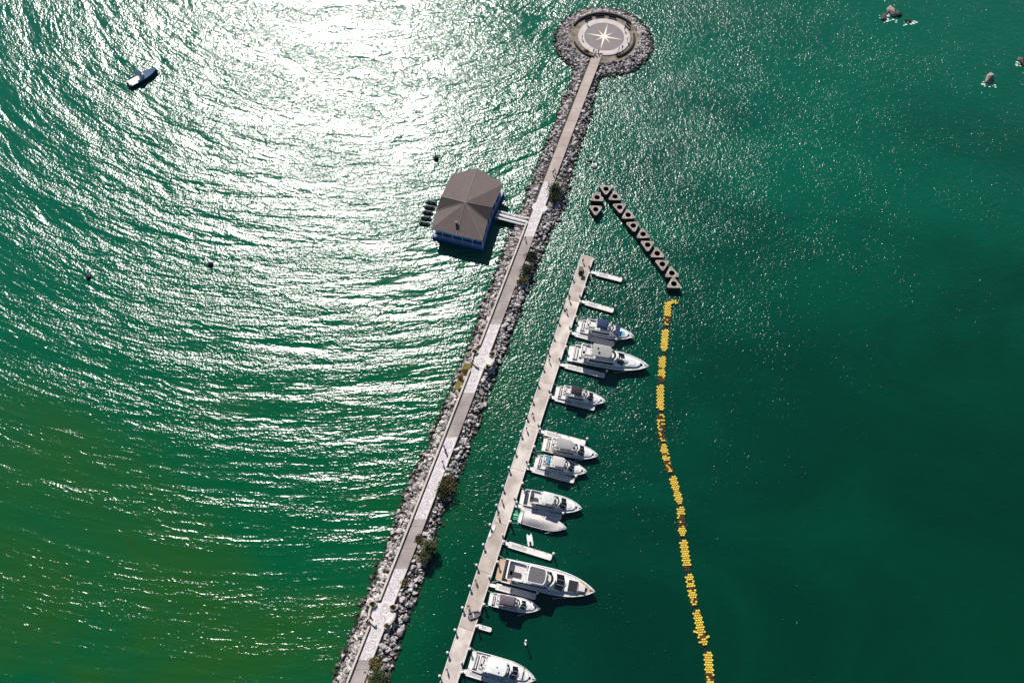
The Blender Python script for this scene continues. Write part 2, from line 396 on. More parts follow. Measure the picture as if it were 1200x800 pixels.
# plaza (ground sheets) with the compass inlay
def disc_obj(name, r0, r1, z, th, m, n=72, a0=0, a1=2*math.pi, kind='structure', c=None):
    c = c or PL; b = MB(); full = abs(a1-a0-2*math.pi) < 1e-6; k = n if full else n+1
    pr = [(r0, z-th), (r1, z-th), (r1, z), (r0, z)] if r0 > 0 else None
    if r0 <= 0:
        ring0 = [(c.x+r1*math.cos(2*math.pi*i/n), c.y+r1*math.sin(2*math.pi*i/n)) for i in range(n)]
        b.prism(ring0, z-th, z)
    else:
        vs = []
        for i in range(k):
            a = a0+(a1-a0)*i/n
            for rr, zz in pr: vs.append((c.x+rr*math.cos(a), c.y+rr*math.sin(a), zz))
        fs = []
        for i in range(n):
            j = (i+1) % k
            for q in range(4): fs.append((i*4+q, i*4+(q+1) % 4, j*4+(q+1) % 4, j*4+q))
        if not full: fs += [(0, 1, 2, 3), tuple((k-1)*4+q for q in (3, 2, 1, 0))]
        b.add(vs, fs)
    o = b.build(name, m)
    if kind: tag(o, kind=kind)
    return o
disc_obj('plaza_bank', 0, 12.6, 1.72, .5, M['soil'])
disc_obj('plaza_ring', 0, 9.2, ZW, .5, M['ring'])
disc_obj('compass_disc', 0, 7.0, ZW+.01, .009, M['disc'])
st = MB(); base = R(-14.5)
for k in range(8):
    a = base+R(90)+k*math.pi/4; ln = 6.7 if k % 2 == 0 else 3.9; wd = .66 if k % 2 == 0 else .52
    z = ZW+.016+(.004 if k % 2 == 0 else 0)
    ctr = (PL.x, PL.y)
    p = [(ctr[0]+math.cos(a+R(42))*wd, ctr[1]+math.sin(a+R(42))*wd, z), (ctr[0]+math.cos(a-R(42))*wd, ctr[1]+math.sin(a-R(42))*wd, z), (ctr[0]+math.cos(a)*ln, ctr[1]+math.sin(a)*ln, z)]
    st.add(p, [(0, 1, 2)])
    if k == 0: st.add([(ctr[0]+.5*math.cos(i*math.pi/6), ctr[1]+.5*math.sin(i*math.pi/6), ZW+.026) for i in range(12)], [tuple(range(12))])
tag(st.build('compass_star', M['star']), kind='structure')
# thin ring lines and cardinal letters' place are left as marks in the pale ring
disc_obj('plaza_joint', 8.95, 9.05, ZW+.006, .004, M['disc'])
for a0, a1, r0, lab in ((35, 150, 11.7, 'dark curved retaining wall round the far side of the compass plaza'),
                        (195, 248, 10.6, 'dark curved wall on the left of the walkway mouth at the plaza'),
                        (-68, 8, 10.3, 'dark curved wall on the lower right of the compass plaza')):
    o = disc_obj('curved_wall', r0, r0+.55, 2.35, .9, M['darkwall'], 40, R(a0), R(a1), kind=None)
    tag(o, lab, 'low wall', 'curved walls round the compass plaza')
for a0, a1, lab in ((62, 78, 'dark curved bench at the far edge of the compass plaza'), (86, 104, 'dark curved bench left of the far plaza bench'),
                    (112, 128, 'dark curved bench on the upper left of the compass plaza'), (22, 38, 'dark curved bench on the upper right of the compass plaza')):
    e = empty('curved_bench', (PL.x+9.9*math.cos(R((a0+a1)/2)), PL.y+9.9*math.sin(R((a0+a1)/2)), 1.75), 0, lab, 'bench', 'curved benches round the compass plaza')
    for nm, r0, r1, z, th, mm in (('seat', 9.6, 10.3, 2.2, .12, M['dgrey']), ('plinth', 9.75, 10.15, 2.08, .36, M['darkwall']), ('backrest', 10.31, 10.42, 2.75, .9, M['darkwall'])):
        p = disc_obj(nm, r0, r1, z, th, mm, 10, R(a0), R(a1), kind=None); p.parent = e; p.location = -e.location
# curved bays
def bay(py, px, s=1.0):
    c = at(px, py, ZW); ang = math.atan2(wc(c.y+4)-wc(c.y-4), 8)
    pts = []
    for i in range(40):
        a = 2*math.pi*i/40; rad = 2.55+.75*abs(math.cos(a*1.0))**2-.45*abs(math.sin(2*a))
        x, y = rad*math.cos(a)*s*1.15, rad*math.sin(a)*s*1.25
        pts.append((c.x+x*math.cos(-ang)-y*math.sin(-ang), c.y+x*math.sin(-ang)+y*math.cos(-ang)))
    b = MB(); b.prism(pts, 1.0, ZW+.02)
    o = b.build('bay_paving', M['mosaic']); uv = o.data.uv_layers.new(name='UVMap')
    for lp in o.data.loops:
        co = o.data.vertices[lp.vertex_index].co; uv.data[lp.index].uv = (co.x-wc(co.y), co.y)
    tag(o, kind='structure')
    return c, ang
def arc_wall(c, r, a0, a1, lab, ctr_off=(0, 0)):
    o = disc_obj('curved_parapet', r, r+.42, ZW+.7, 1.6, M['parapet'], 14, R(a0), R(a1), kind=None, c=Vector((c.x+ctr_off[0], c.y+ctr_off[1], 0)))
    tag(o, lab, 'low wall', 'curved parapets round the breakwater bays')

# foliage
def bush(loc, size, label, leaf='leafA', h=1.0, n=420, cat='bush', group='shrubs on the breakwater rocks'):
    e = empty('shrub', loc, random.uniform(0, 6), label, cat, group)
    tb = MB(); tips = []
    for k in range(7):
        a = random.uniform(0, 6.28); q = random.uniform(.2, .8)*size; p = Vector((math.cos(a)*q, math.sin(a)*q, random.uniform(.5, 1)*h))
        tb.tube([(0, 0, -.4), (p.x*.4, p.y*.4, p.z*.55), p], .05, 5); tips.append(p)
    tb.build('stem', M['bark'], e)
    lb = MB()
    for k in range(n):
        t = random.choice(tips); p = t+Vector((random.gauss(0, .33)*size, random.gauss(0, .33)*size, random.gauss(0, .25)*h))
        p.z = max(p.z, .05); d = random.uniform(.12, .26)*(1+size*.12)
        u = Vector((random.gauss(0, 1), random.gauss(0, 1), random.gauss(0, .7))).normalized(); v = u.orthogonal().normalized()
        lb.add([p-u*d, p-v*d*.55, p+u*d, p+v*d*.55], [(0, 1, 2, 3)])
    lb.build('foliage', M[leaf], e)
    return e
# bays
c1, g1 = bay(420, 566, .82); c2, g2 = bay(718, 448, .82); c0, g0 = bay(243, 632, .66)
for c, nm in ((c1, 'upper'), (c2, 'lower')):
    where = 'middle bay of the breakwater' if nm == 'upper' else 'nearest bay of the breakwater'
    arc_wall(c, 2.7, 138, 192, f'short curved cream wall on the upper left of the {where}')
    arc_wall(c, 2.7, 208, 246, f'short curved cream wall on the lower left of the {where}')
    arc_wall(c, 2.8, -58, 0, f'curved cream wall on the right of the {where}')
    for sx, sy, side in ((-2.3, 1.9, 'upper left'), (2.5, 1.2, 'upper right'), (1.5, -2.7, 'lower right')):
        e = empty('planter', (c.x+sx, c.y+sy, ZW+.02), 0, f'round stone planter on the {side} of the {where}', 'planter', 'round planters in the breakwater bays')
        b = MB(); pr = [(.95, 0), (1.0, .5), (.82, .5), (.8, .35)]
        b.rings([[(r*math.cos(i*math.pi/9), r*.7*math.sin(i*math.pi/9), z) for i in range(18)] for r, z in pr]); b.build('basin', M['parapet'], e)
        b = MB(); b.add([(.8*math.cos(i*math.pi/9), .56*math.sin(i*math.pi/9), .38) for i in range(18)], [tuple(range(18))]); b.build('soil', M['olive'], e)
        bush((c.x+sx, c.y+sy, ZW+.4), .45, f'small green plant in the {side} planter of the {where}', 'leafA', .5, 90, 'plant', 'plants in the planters')

BUSHES = [((654, 222), 3.2, 'leafA', 2.4, 'largest dark shrub on the breakwater, opposite and above the restaurant gangway'),
 ((649, 234), 2.4, 'leafA', 1.8, 'dark shrub just below the largest one above the gangway'),
 ((622, 303), 2.1, 'leafA', 1.5, 'dark shrub on the marina-side rocks level with the dock head'),
 ((616, 318), 2.3, 'leafA', 1.7, 'olive shrub below the one level with the dock head'),
 ((611, 330), 1.8, 'leafB', 1.2, 'dry brown shrub lowest of the three level with the dock head'),
 ((526, 568), 2.6, 'leafB', 1.5, 'dry olive shrub beside the long mosaic paving stretch'),
 ((522, 578), 2.0, 'leafA', 1.6, 'dark shrub touching the dry one beside the long mosaic stretch'),
 ((503, 640), 2.4, 'leafA', 1.9, 'dark shrub on the marina side just above the last mosaic stretch'),
 ((497, 652), 2.1, 'leafA', 1.6, 'dark shrub just below its neighbour above the last mosaic stretch'),
 ((491, 632), 1.3, 'leafB', 1.0, 'small dry shrub against the walkway above the last mosaic stretch'),
 ((474, 683), 1.0, 'leafB', .8, 'small yellowish shrub beside the start of the nearest mosaic stretch'),
 ((441, 776), 1.5, 'leafB', 1.0, 'dry yellow-brown shrub just below the nearest mosaic stretch'),
 ((440, 790), 2.0, 'leafA', 1.5, 'dark shrub nearest the foot of the photo beside the walkway'),
 ((450, 796), 2.2, 'leafA', 1.6, 'dark shrub at the marina-side waterline at the foot of the photo'),
 ((546, 436), 1.0, 'leafB', .8, 'small dry shrub left of the parapet below the middle bay'),
 ((542, 444), 1.0, 'leafB', .8, 'lower small dry shrub left of the parapet below the middle bay'),
 ((725, 66), 1.5, 'leafB', .7, 'low dry shrub on the plaza bank right of the walkway mouth'),
 ((688, 62), 1.2, 'leafB', .7, 'low dry shrub on the plaza bank left of the walkway mouth')]
for (px, py), sz, lf, h, lab in BUSHES: bush(at(px, py, 1.2), sz*.8, lab, lf, h, int(260+170*sz))

# ------------------------------------------------------------------ armour rocks
def hull_rock(seed):
    r = random.Random(seed); b = bmesh.new()
    for i in range(15):
        v = Vector((r.gauss(0, 1), r.gauss(0, 1), r.gauss(0, 1))).normalized()
        v = Vector((v.x*r.uniform(.85, 1.05), v.y*r.uniform(.62, .85), v.z*r.uniform(.5, .7))); b.verts.new(v)
    q = bmesh.ops.convex_hull(b, input=b.verts)
    junk = [e for e in q['geom_interior'] if isinstance(e, bmesh.types.BMVert)]
    if junk: bmesh.ops.delete(b, geom=junk, context='VERTS')
    bmesh.ops.recalc_face_normals(b, faces=b.faces)
    b.verts.ensure_lookup_table(); b.verts.index_update()
    return [v.co.copy() for v in b.verts], [[v.index for v in f.verts] for f in b.faces]
RV = [hull_rock(s) for s in range(14)]
rocks = []   # x,y,z,size,side
def slope_z(t): return -.25+1.75*t
y = Y0
while y < PL.y-11:
    for side in (0, 1):
        e0 = lrock(y) if side == 0 else rrock(y); e1 = lx(y)-.7 if side == 0 else rx(y)+.5
        wdt = abs(e1-e0); nr = max(3, int(wdt/.50))
        for k in range(nr):
            t = (k+random.random())/nr; t = t*1.04-.05
            x = e0+(e1-e0)*t; s = random.choice((.28, .34, .40, .50, .66, 1.0))*random.uniform(.85, 1.15)
            if y > yw(215): s *= .88
            rocks.append([x+random.uniform(-.3, .3), y+random.uniform(-.5, .5), slope_z(t)+random.uniform(-.15, .35), s, side])
    y += .60
for i in range(2600):
    a = random.uniform(0, 2*math.pi); rr = math.sqrt(random.uniform(12.1**2, 17.6**2)); x, yv = PL.x+rr*math.cos(a), PL.y+rr*math.sin(a)
    if yv < PL.y and abs(x-wc(yv)) < ww(yv)/2+.8: continue
    t = (17.6-rr)/5.2
    rocks.append([x, yv, slope_z(t)+random.uniform(-.15, .3), random.choice((.32, .4, .48, .58, .75))*random.uniform(.85, 1.15), 2])
# drop rocks where the curved bays stand
def clear(rk):
    for c in (c1, c2):
        if math.hypot(rk[0]-c.x, rk[1]-c.y) < 3.0: return False
    return True
rocks = [r for r in rocks if clear(r)]
vis = []
for i, r in enumerate(rocks):
    d = Vector((r[0], r[1], r[2]))-Vector((0, 0, H)); zc = d.y*math.sin(TILT)-d.z*math.cos(TILT); yc = d.y*math.cos(TILT)+d.z*math.sin(TILT)
    px, py = 600+F*d.x/zc, 400-F*yc/zc
    vis.append(r[3]/zc if (2 < py < 798 and r[2] > .1) else 0)
order = np.argsort(vis)[::-1]; big = set(int(i) for i in order[:300])
RM = []
for vs, fs in RV:
    b = MB(); b.add(vs, fs); me = bpy.data.meshes.new('boulder'); me.from_pydata(b.v, [], b.f); me.materials.append(M['rock']); RM.append(me)
SIDE = ['grey boulder on the open-water side of the breakwater', 'grey boulder on the marina side of the breakwater', 'grey boulder in the rock ring round the compass plaza']
SG = ['boulders on the open-water side', 'boulders on the marina side', 'boulders round the compass plaza']
rub = MB(); V = []; Fc = []
for i, r in enumerate(rocks):
    k = random.randrange(14); eu = (random.uniform(-.5, .5), random.uniform(-.5, .5), random.uniform(0, 6.28)); sc = (r[3], r[3]*random.uniform(.85, 1.2), r[3]*random.uniform(.8, 1.2))
    if i in big:
        o = bpy.data.objects.new('boulder', RM[k]); COL.objects.link(o); o.location = r[:3]; o.rotation_euler = eu; o.scale = sc
        yq = r[1]
        wh = 'round the compass plaza' if r[4] == 2 else next(nm for lim, nm in ((yw(773), 'beside the plain paving at the photo foot'), (yw(735), 'beside the last mosaic stretch'), (yw(700), 'beside the nearest bay'), (yw(666), 'just above the nearest bay'), (yw(608), 'below the long mosaic stretch'), (yw(512), 'beside the long mosaic stretch'), (yw(460), 'above the long mosaic stretch'), (yw(380), 'beside the middle bay'), (yw(277), 'level with the dock head'), (9e9, 'near the gangway and above')) if yq < lim)
        szn = 'largest grey boulders' if r[3] > .98 else 'mid-sized grey boulders' if r[3] > .8 else 'smaller grey boulders'
        tag(o, f"one of the {szn} {wh}, {('open-water side', 'marina side', 'rock ring')[r[4]]}", 'boulder', SG[r[4]])
    else:
        mt = Matrix.LocRotScale(Vector(r[:3]), __import__('mathutils').Euler(eu), Vector(sc)); n0 = len(rub.v)
        rub.v += [tuple(mt @ v) for v in RV[k][0]]; rub.f += [tuple(a+n0 for a in f) for f in RV[k][1]]
me = bpy.data.meshes.new('rubble'); me.from_pydata(rub.v, [], rub.f); me.materials.append(M['rock']); o = bpy.data.objects.new('rubble', me); COL.objects.link(o)
tag(o, 'heaped grey armour rocks on both slopes of the breakwater and round the plaza', 'rubble', kind='stuff')

# lone rocks in the open water, top right
def lone(px, py, s, lab, sz=1.0, mm='seal', seed=1):
    vs, fs = hull_rock(seed+50); b = bmesh.new(); bv = [b.verts.new(v) for v in vs]
    for f in fs: b.faces.new([bv[i] for i in f])
    bmesh.ops.subdivide_edges(b, edges=b.edges, cuts=2, use_grid_fill=True)
    for v in b.verts: v.co *= 1+random.uniform(-.06, .06)
    me = bpy.data.meshes.new('sea_rock'); b.to_mesh(me); b.free(); me.materials.append(M[mm])
    o = bpy.data.objects.new('sea_rock', me); COL.objects.link(o); o.location = at(px, py, .1*s); o.scale = (s, s*.8, s*sz); o.rotation_euler = (0, 0, random.uniform(0, 3))
    tag(o, lab, 'rock', 'lone rocks in the open water')
lone(1160, 92, 3.0, 'single tan rock standing alone in the water at the right', .9, seed=2); bpy.data.objects['sea_rock'].rotation_euler = (0, 0, 1.0)
lone(1198, 72, 2.6, 'dark half-drowned rock cut by the right edge of the photo', .5, 'wetconc', seed=3)
lone(1044, 14, 2.8, 'tallest tan rock of the foaming reef at the top right', .9, seed=4)
lone(1036, 20, 2.2, 'low dark rock left of the tan one in the foaming reef', .5, 'wetconc', seed=5)
lone(1052, 17, 2.2, 'dark rock right of the tan one in the foaming reef', .6, 'wetconc', seed=6)
lone(1064, 24, 1.5, 'smallest dark rock trailing from the foaming reef', .5, 'wetconc', seed=7)
lone(692, 188, 1.4, 'low wet rock in the water right of the breakwater above the caissons', .4, 'wetconc', seed=8)
lone(697, 196, 1.2, 'lower of the two wet rocks between the breakwater and the caissons', .4, 'wetconc', seed=9)
fb = MB()
def foam(px, py, r, n, spread):
    for k in range(n):
        c = at(px, py, .03); x = c.x+random.gauss(0, spread); y_ = c.y+random.gauss(0, spread*.5); q = random.uniform(.3, 1)*r
        pts = [(x+q*random.uniform(.5, 1.1)*math.cos(i*math.pi/4), y_+q*.55*random.uniform(.5, 1.1)*math.sin(i*math.pi/4), .03+k*.0007) for i in range(8)]
        fb.add(pts, [tuple(range(8))])
foam(1040, 21, .9, 26, 2.2); foam(1066, 27, .7, 14, 1.6); foam(1158, 99, .6, 14, 1.4); foam(1196, 76, .7, 16, 1.3); foam(695, 190, .5, 22, 1.8)
for i in range(60):
    yv = random.uniform(at(0, 300).y, at(0, 95).y); xv = rrock(yv)+random.uniform(.3, 2.5)
    for k in range(2):
        x_, y_ = xv+random.gauss(0, .5), yv+random.gauss(0, .5); q = random.uniform(.12, .38)
        fb.add([(x_+q*random.uniform(.5, 1.1)*math.cos(j*math.pi/4), y_+q*.6*random.uniform(.5, 1.1)*math.sin(j*math.pi/4), .03+i*.0003) for j in range(8)], [tuple(range(8))])
for i in range(70):
    a = random.uniform(-2.4, 1.5); q = random.uniform(.15, .45); rr0 = 18.0+abs(random.gauss(0, .9)); x_, y_ = PL.x+rr0*math.cos(a), PL.y+rr0*math.sin(a)
    fb.add([(x_+q*random.uniform(.5, 1.1)*math.cos(j*math.pi/4), y_+q*.6*random.uniform(.5, 1.1)*math.sin(j*math.pi/4), .03+i*.0003) for j in range(8)], [tuple(range(8))])
tag(fb.build('foam', M['foam']), 'white foam broken round the lone rocks', 'foam', kind='stuff')
# drowned reef mass makes the darker water round the foam: real rock just under the surface is not visible, so left out

# ------------------------------------------------------------------ floating restaurant
def bldg():
    o2 = (470, 170); sc = 5.715
    P = lambda x, y, z: at(o2[0]+x/sc, o2[1]+y/sc, z)
    ZE, ZA = 5.0, 7.6
    A, B, C_, D = P(340, 195, ZE), P(510, 155, ZE), P(685, 262, ZE), P(612, 418, ZE)
    D2, E, Fm, G = P(580, 512, ZE), P(545, 640, ZE), P(372, 605, ZE), P(203, 558, ZE)
    I, J, AP = P(236, 440, ZE), P(268, 345, ZE), P(430, 385, ZA)
    Rb = P(498, 215, ZA-.7)
    e = empty('floating_restaurant', (AP.x, AP.y, 0), 0, 'square floating restaurant with a brown hipped roof and shade-blue walls left of the breakwater', 'building')
    off = Vector((AP.x, AP.y, 0))
    def part(name, m, polys):
        b = MB()
        for p in polys: b.add([q-off for q in p], [tuple(range(len(p)))])
        return b.build(name, m, e)
    rim = [A, B, C_, D, D2, E, Fm, G, I, J]
    main = [(A, B, AP), (A, AP, J), (B, C_, AP), (C_, D, AP), (D2, E, AP), (E, Fm, AP), (Fm, G, AP), (G, I, AP)]
    rf = part('roof', M['roof'], main); 
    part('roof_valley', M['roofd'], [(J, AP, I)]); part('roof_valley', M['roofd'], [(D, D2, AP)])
    for q in (A, B, C_, D, D2, E, Fm, G, I, J):
        if q in (A, C_, G): continue
        b = MB(); b.tube([q-off+Vector((0, 0, .05)), AP-off+Vector((0, 0, .06))], .11, 5); b.build('ridge_cap', M['ridge'], rf)
    # fascia and soffit
    b = MB(); n = len(rim); ctr = sum(rim, Vector())/n
    b.rings([[q-off+Vector((0, 0, -.42)) for q in rim], [ctr+(q-ctr)*1.008-off+Vector((0, 0, -.04)) for q in rim]], capb=True, capt=False)
    b.build('fascia', M['fascia'], rf)
    # shingle courses: thin raised bands following each plane
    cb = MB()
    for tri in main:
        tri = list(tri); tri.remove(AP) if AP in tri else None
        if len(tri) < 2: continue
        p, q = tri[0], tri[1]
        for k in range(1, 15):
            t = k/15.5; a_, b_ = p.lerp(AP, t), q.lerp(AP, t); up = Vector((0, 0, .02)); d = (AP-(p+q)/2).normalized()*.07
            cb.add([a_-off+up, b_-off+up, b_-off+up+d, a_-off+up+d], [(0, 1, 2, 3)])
    cb.build('shingle_courses', mat('shingle_course_line', (.105, .085, .08), .95), rf)  # darker brown lines marking the courses
    v = MB(); pv = P(370, 522, 6.2)-off; v.box((pv.x, pv.y, pv.z+.1), (.6, .6, .9)); v.box((pv.x, pv.y, pv.z+.6), (1.0, 1.0, .14)); v.build('vent', M['dgrey'], rf)
    # walls (inset) and band of glazing
    def ring(k, z): return [Vector((ctr.x+(q.x-ctr.x)*k-off.x, ctr.y+(q.y-ctr.y)*k-off.y, z)) for q in (A, B, C_, D, D2, E, G, I, J)]
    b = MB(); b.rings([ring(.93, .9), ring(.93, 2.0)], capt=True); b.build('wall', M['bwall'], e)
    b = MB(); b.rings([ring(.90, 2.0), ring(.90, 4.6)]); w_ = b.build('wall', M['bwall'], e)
    r1 = ring(.903, 0)
    for i in range(9):
        p, q = r1[i], r1[(i+1) % 9]; L_ = (q-p).length; nn = max(1, int(L_/1.7))
        for k in range(nn):
            t0, t1 = (k+.08)/nn, (k+.92)/nn; a_, b_ = p.lerp(q, t0), p.lerp(q, t1)
            nrm = (q-p).normalized().cross(Vector((0, 0, 1))); nrm = nrm if nrm.dot((p+q)/2-(ctr-off)) > 0 else -nrm
            m_ = (a_+b_)/2+nrm*.03; g = MB(); g.box((m_.x, m_.y, 3.25), ((b_-a_).length, .07, 1.9), math.atan2(q.y-p.y, q.x-p.x)); g.build('window', M['bwin'], e)
    # posts and rails round the veranda
    rr = ring(.985, 0); 
    for i in range(9):
        p, q = rr[i], rr[(i+1) % 9]; L_ = (q-p).length; nn = max(1, round(L_/3.2))
        for k in range(nn):
            a_ = p.lerp(q, k/nn); g = MB(); g.box((a_.x, a_.y, 2.75), (.16, .16, 3.7)); g.build('post', M['rail'], e)
        g = MB(); m_ = (p+q)/2; an = math.atan2(q.y-p.y, q.x-p.x)
        g.box((m_.x, m_.y, 1.95), (L_-.2, .07, .09), an); g.box((m_.x, m_.y, 1.45), (L_-.2, .05, .05), an); g.build('railing', M['rail'], e)
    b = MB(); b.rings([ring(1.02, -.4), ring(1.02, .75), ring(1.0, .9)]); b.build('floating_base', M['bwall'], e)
    b = MB(); b.rings([ring(1.0, .901), ring(1.0, .93)]); b.build('deck', M['deckB'], e)
    # gangway
    a_, b_ = P(640, 470, 1.3), P(850, 515, 2.0); d = b_-a_; an = math.atan2(d.y, d.x)
    g = empty('gangway', a_, an, 'white railed gangway bridging from the breakwater to the floating restaurant', 'gangway')
    L_ = math.hypot(d.x, d.y); b = MB(); b.box((L_/2, 0, .1), (L_, 2.5, .14)); b.build('deck', M['panel'], g)
    for s_ in (-1.25, 0, 1.25):
        b = MB(); b.box((L_/2, s_, .75), (L_, .22 if s_ else .4, .14)); b.box((L_/2, s_, .4), (L_, .06, .06))
        for k in range(6): b.box((L_*k/5, s_, .42), (.09, .09, .6))
        b.build('handrail', M['rail'], g)
    b = MB(); b.box((.9, 0, .22), (2.0, 2.9, .1)); b.build('landing', M['deckB'], g)
bldg()

# ------------------------------------------------------------------ marina dock
DL0, DL1 = at(681, 299, .9), at(515, 800, .9); DR0, DR1 = at(696, 302, .9), at(536, 800, .9)
axis = (DL1-DL0); axis.z = 0; DLEN = axis.length*1.03; ax = axis.normalized(); side = Vector((-ax.y, ax.x, 0))   # towards the boats
if side.x < 0: side = -side
DW = abs((DR0-DL0).dot(side)*.5+(DR1-DL1).dot(side)*.5)
dang = math.atan2(ax.y, ax.x)
print('dock', DLEN, DW, 'walk', ww(0), ww(150))
flip = 1 if (Matrix.Rotation(dang, 3, 'Z') @ Vector((0, 1, 0))).dot(side) > 0 else -1
dk = empty('floating_dock', (DL0.x, DL0.y, 0), dang, 'long pale floating dock running parallel to the breakwater with yachts along its right side', 'dock')
secs = [9, 6.5, 14, 12.5, 13, 12, 14, 12, 13, 12, 11, 13, 10]
x = 0; i = 0
while x < DLEN:
    s_ = secs[i % len(secs)]; s_ = min(s_, DLEN-x)
    b = MB(); b.box((x+s_/2, flip*DW/2, .72), (s_-.07, DW-.5, .36)); b.build('deck_section', M['deckB'] if i in (0, 1, 7, 8, 11) else M['deckA'], dk)
    b = MB(); b.box((x+s_/2, flip*DW/2, .1), (s_-1.2, DW-.9, .9)); b.build('pontoon_float', M['float'], dk)
    x += s_; i += 1
for yo in (.125, DW-.125):
    b = MB(); b.box((DLEN/2, flip*yo, .76), (DLEN, .246, .42)); b.build('edge_beam', M['edge'], dk)
b = MB(); b.box((.0-.14, flip*DW/2, .76), (.26, DW, .42)); b.build('edge_beam', M['edge'], dk)
# deck panels/cleats
def dpt(t, w_, z=.9):   # along dock in metres, across from the left edge
    return Vector((DL0.x, DL0.y, z))+ax*t+side*w_+Vector((0, 0, 0))
def pile_proto():
    e = empty('mooring_pile', (0, 0, 0), 0, 'x', 'pile')
    b = MB(); b.cyl((0, 0, -1), .17, 3.2, 10); b.build('shaft', M['post'], e)
    b = MB(); b.cyl((0, 0, 2.2), .30, .22, 12, .30); b.cyl((0, 0, 2.42), .30, .22, 12, .06); b.build('cap', M['pile'], e)
    b = MB(); b.cyl((0, 0, .95), .30, .14, 12, .30); b.build('collar', M['dgrey'], e)
    return e
PP = pile_proto(); used = False
def pile(loc, lab, grp):
    global used
    o = PP if not used else copy_tree(PP); used = True
    o.location = (loc.x, loc.y, 0); tag(o, lab, 'pile', grp)
tA = (at(515, 791, 0)-DL0).dot(ax); tB = (at(629, 450, 0)-DL0).dot(ax); stp = (tA-tB)/15
NEAR = [((676, 330), 'empty finger pontoons'), ((676, 380), 'blue-canopied yacht'), ((666, 413), 'grey-topped yacht'), ((651, 458), 'black-canopied yacht'), ((643, 490), 'gap below the black-canopied yacht'), ((636, 520), 'yacht with rounded hardtop'),
 ((627, 542), 'yacht with turquoise lounger'), ((610, 580), 'dark-seated yacht'), ((607, 605), 'cream-covered boat'), ((590, 636), 'empty lower finger'), ((583, 667), 'largest yacht'), ((573, 701), 'plum-canopied yacht'), ((558, 735), 'short stub finger'), ((551, 773), 'yacht at the photo foot')]
def near_(t):
    return min(NEAR, key=lambda q: abs((at(*q[0])-DL0).dot(ax)-t))[1]
t = tA+stp
while t > 8:
    pile(dpt(t, -.35), 'white-capped pile on the breakwater-side dock edge, level with the '+near_(t), 'piles along the breakwater-side edge of the dock')
    if random.random() < .86: pile(dpt(t-stp*.45, DW+.35), 'white-capped pile on the boat-side dock edge, by the '+near_(t-stp*.45), 'piles along the boat-side edge of the dock')
    t -= stp

FING = [((694, 319), (729, 328), 'topmost white finger pontoon, empty, at the head of the dock', 0), ((681, 353), (719, 364), 'second finger pontoon from the dock head, empty, above the blue-canopied yacht', 0),
 ((669, 390), (720, 403), 'finger pontoon between the blue-canopied yacht and the grey-topped yacht', 0), ((657, 427), (709, 440), 'finger pontoon below the grey-topped yacht', 0),
 ((645, 465), (697, 478), 'finger pontoon below the black-canopied yacht', 0), ((632, 505), (686, 519), 'finger pontoon above the yacht with rounded hardtop', 0),
 ((618, 548), (673, 563), 'finger pontoon below the yacht with turquoise lounger', 0), ((605, 592), (658, 606), 'finger pontoon between the dark-sided yacht and the cream-covered boat', 0),
 ((590, 635.5), (646.6, 653), 'empty white finger pontoon above the largest yacht', 0), ((575, 685), (628, 699), 'finger pontoon between the largest and the plum-canopied yachts', 0),
 ((556, 732), (576, 738), 'shortest finger pontoon, a white stub below the plum-canopied yacht', 1), ((540, 785), (592, 801), 'finger pontoon below the yacht nearest the photo foot', 0)]
for (a, b_, lab, short) in FING:
    p, q = at(*a, .7), at(*b_, .7); d = q-p; L_ = d.length; an = math.atan2(d.y, d.x)
    e = empty('finger_pontoon', (p.x, p.y, 0), an, lab, 'pontoon', 'finger pontoons along the dock')
    W_ = 1.45 if not short else 1.0; g0 = 1.3 if not short else .8
    b = MB(); b.prism([(g0, -W_/2), (L_-.25, -W_/2), (L_, -W_/2+.25), (L_, W_/2-.25), (L_-.25, W_/2), (g0, W_/2)], .42, .68, .05); b.build('deck', M['fing'], e)
    b = MB(); b.box((g0+(L_-g0)/2, 0, .1), (L_-g0-.5, W_-.25, .62)); b.build('float', M['float'], e)
    b = MB(); b.box(((g0+1.2+L_*.34)/2+.6, 0, .685), (L_*.34-.4, W_*.55, .012)); b.build('walk_panel', M['panel'], e)
    b = MB(); b.box((g0/2-.1, 0, .72), (g0+.5, .8, .10)); b.build('hinge_plate', M['pile'], e)
    for k in range(3 if not short else 1):
        b = MB(); xx = g0+(L_-g0)*(.3+.28*k); b.box((xx, W_/2-.14, .76), (.35, .08, .05)); b.box((xx, W_/2-.14, .72), (.1, .08, .08)); b.build('cleat', M['steel'], e)
    if not short:
        r_ = Matrix.Rotation(an, 3, 'Z') @ Vector((L_+.15, W_/2+.05, 0)); pile(Vector((p.x, p.y, 0))+r_, 'pile at the tip of the '+lab.split(',')[0].replace('topmost white finger', 'topmost finger').replace('finger pontoon','finger'), 'piles at the tips of the finger pontoons')

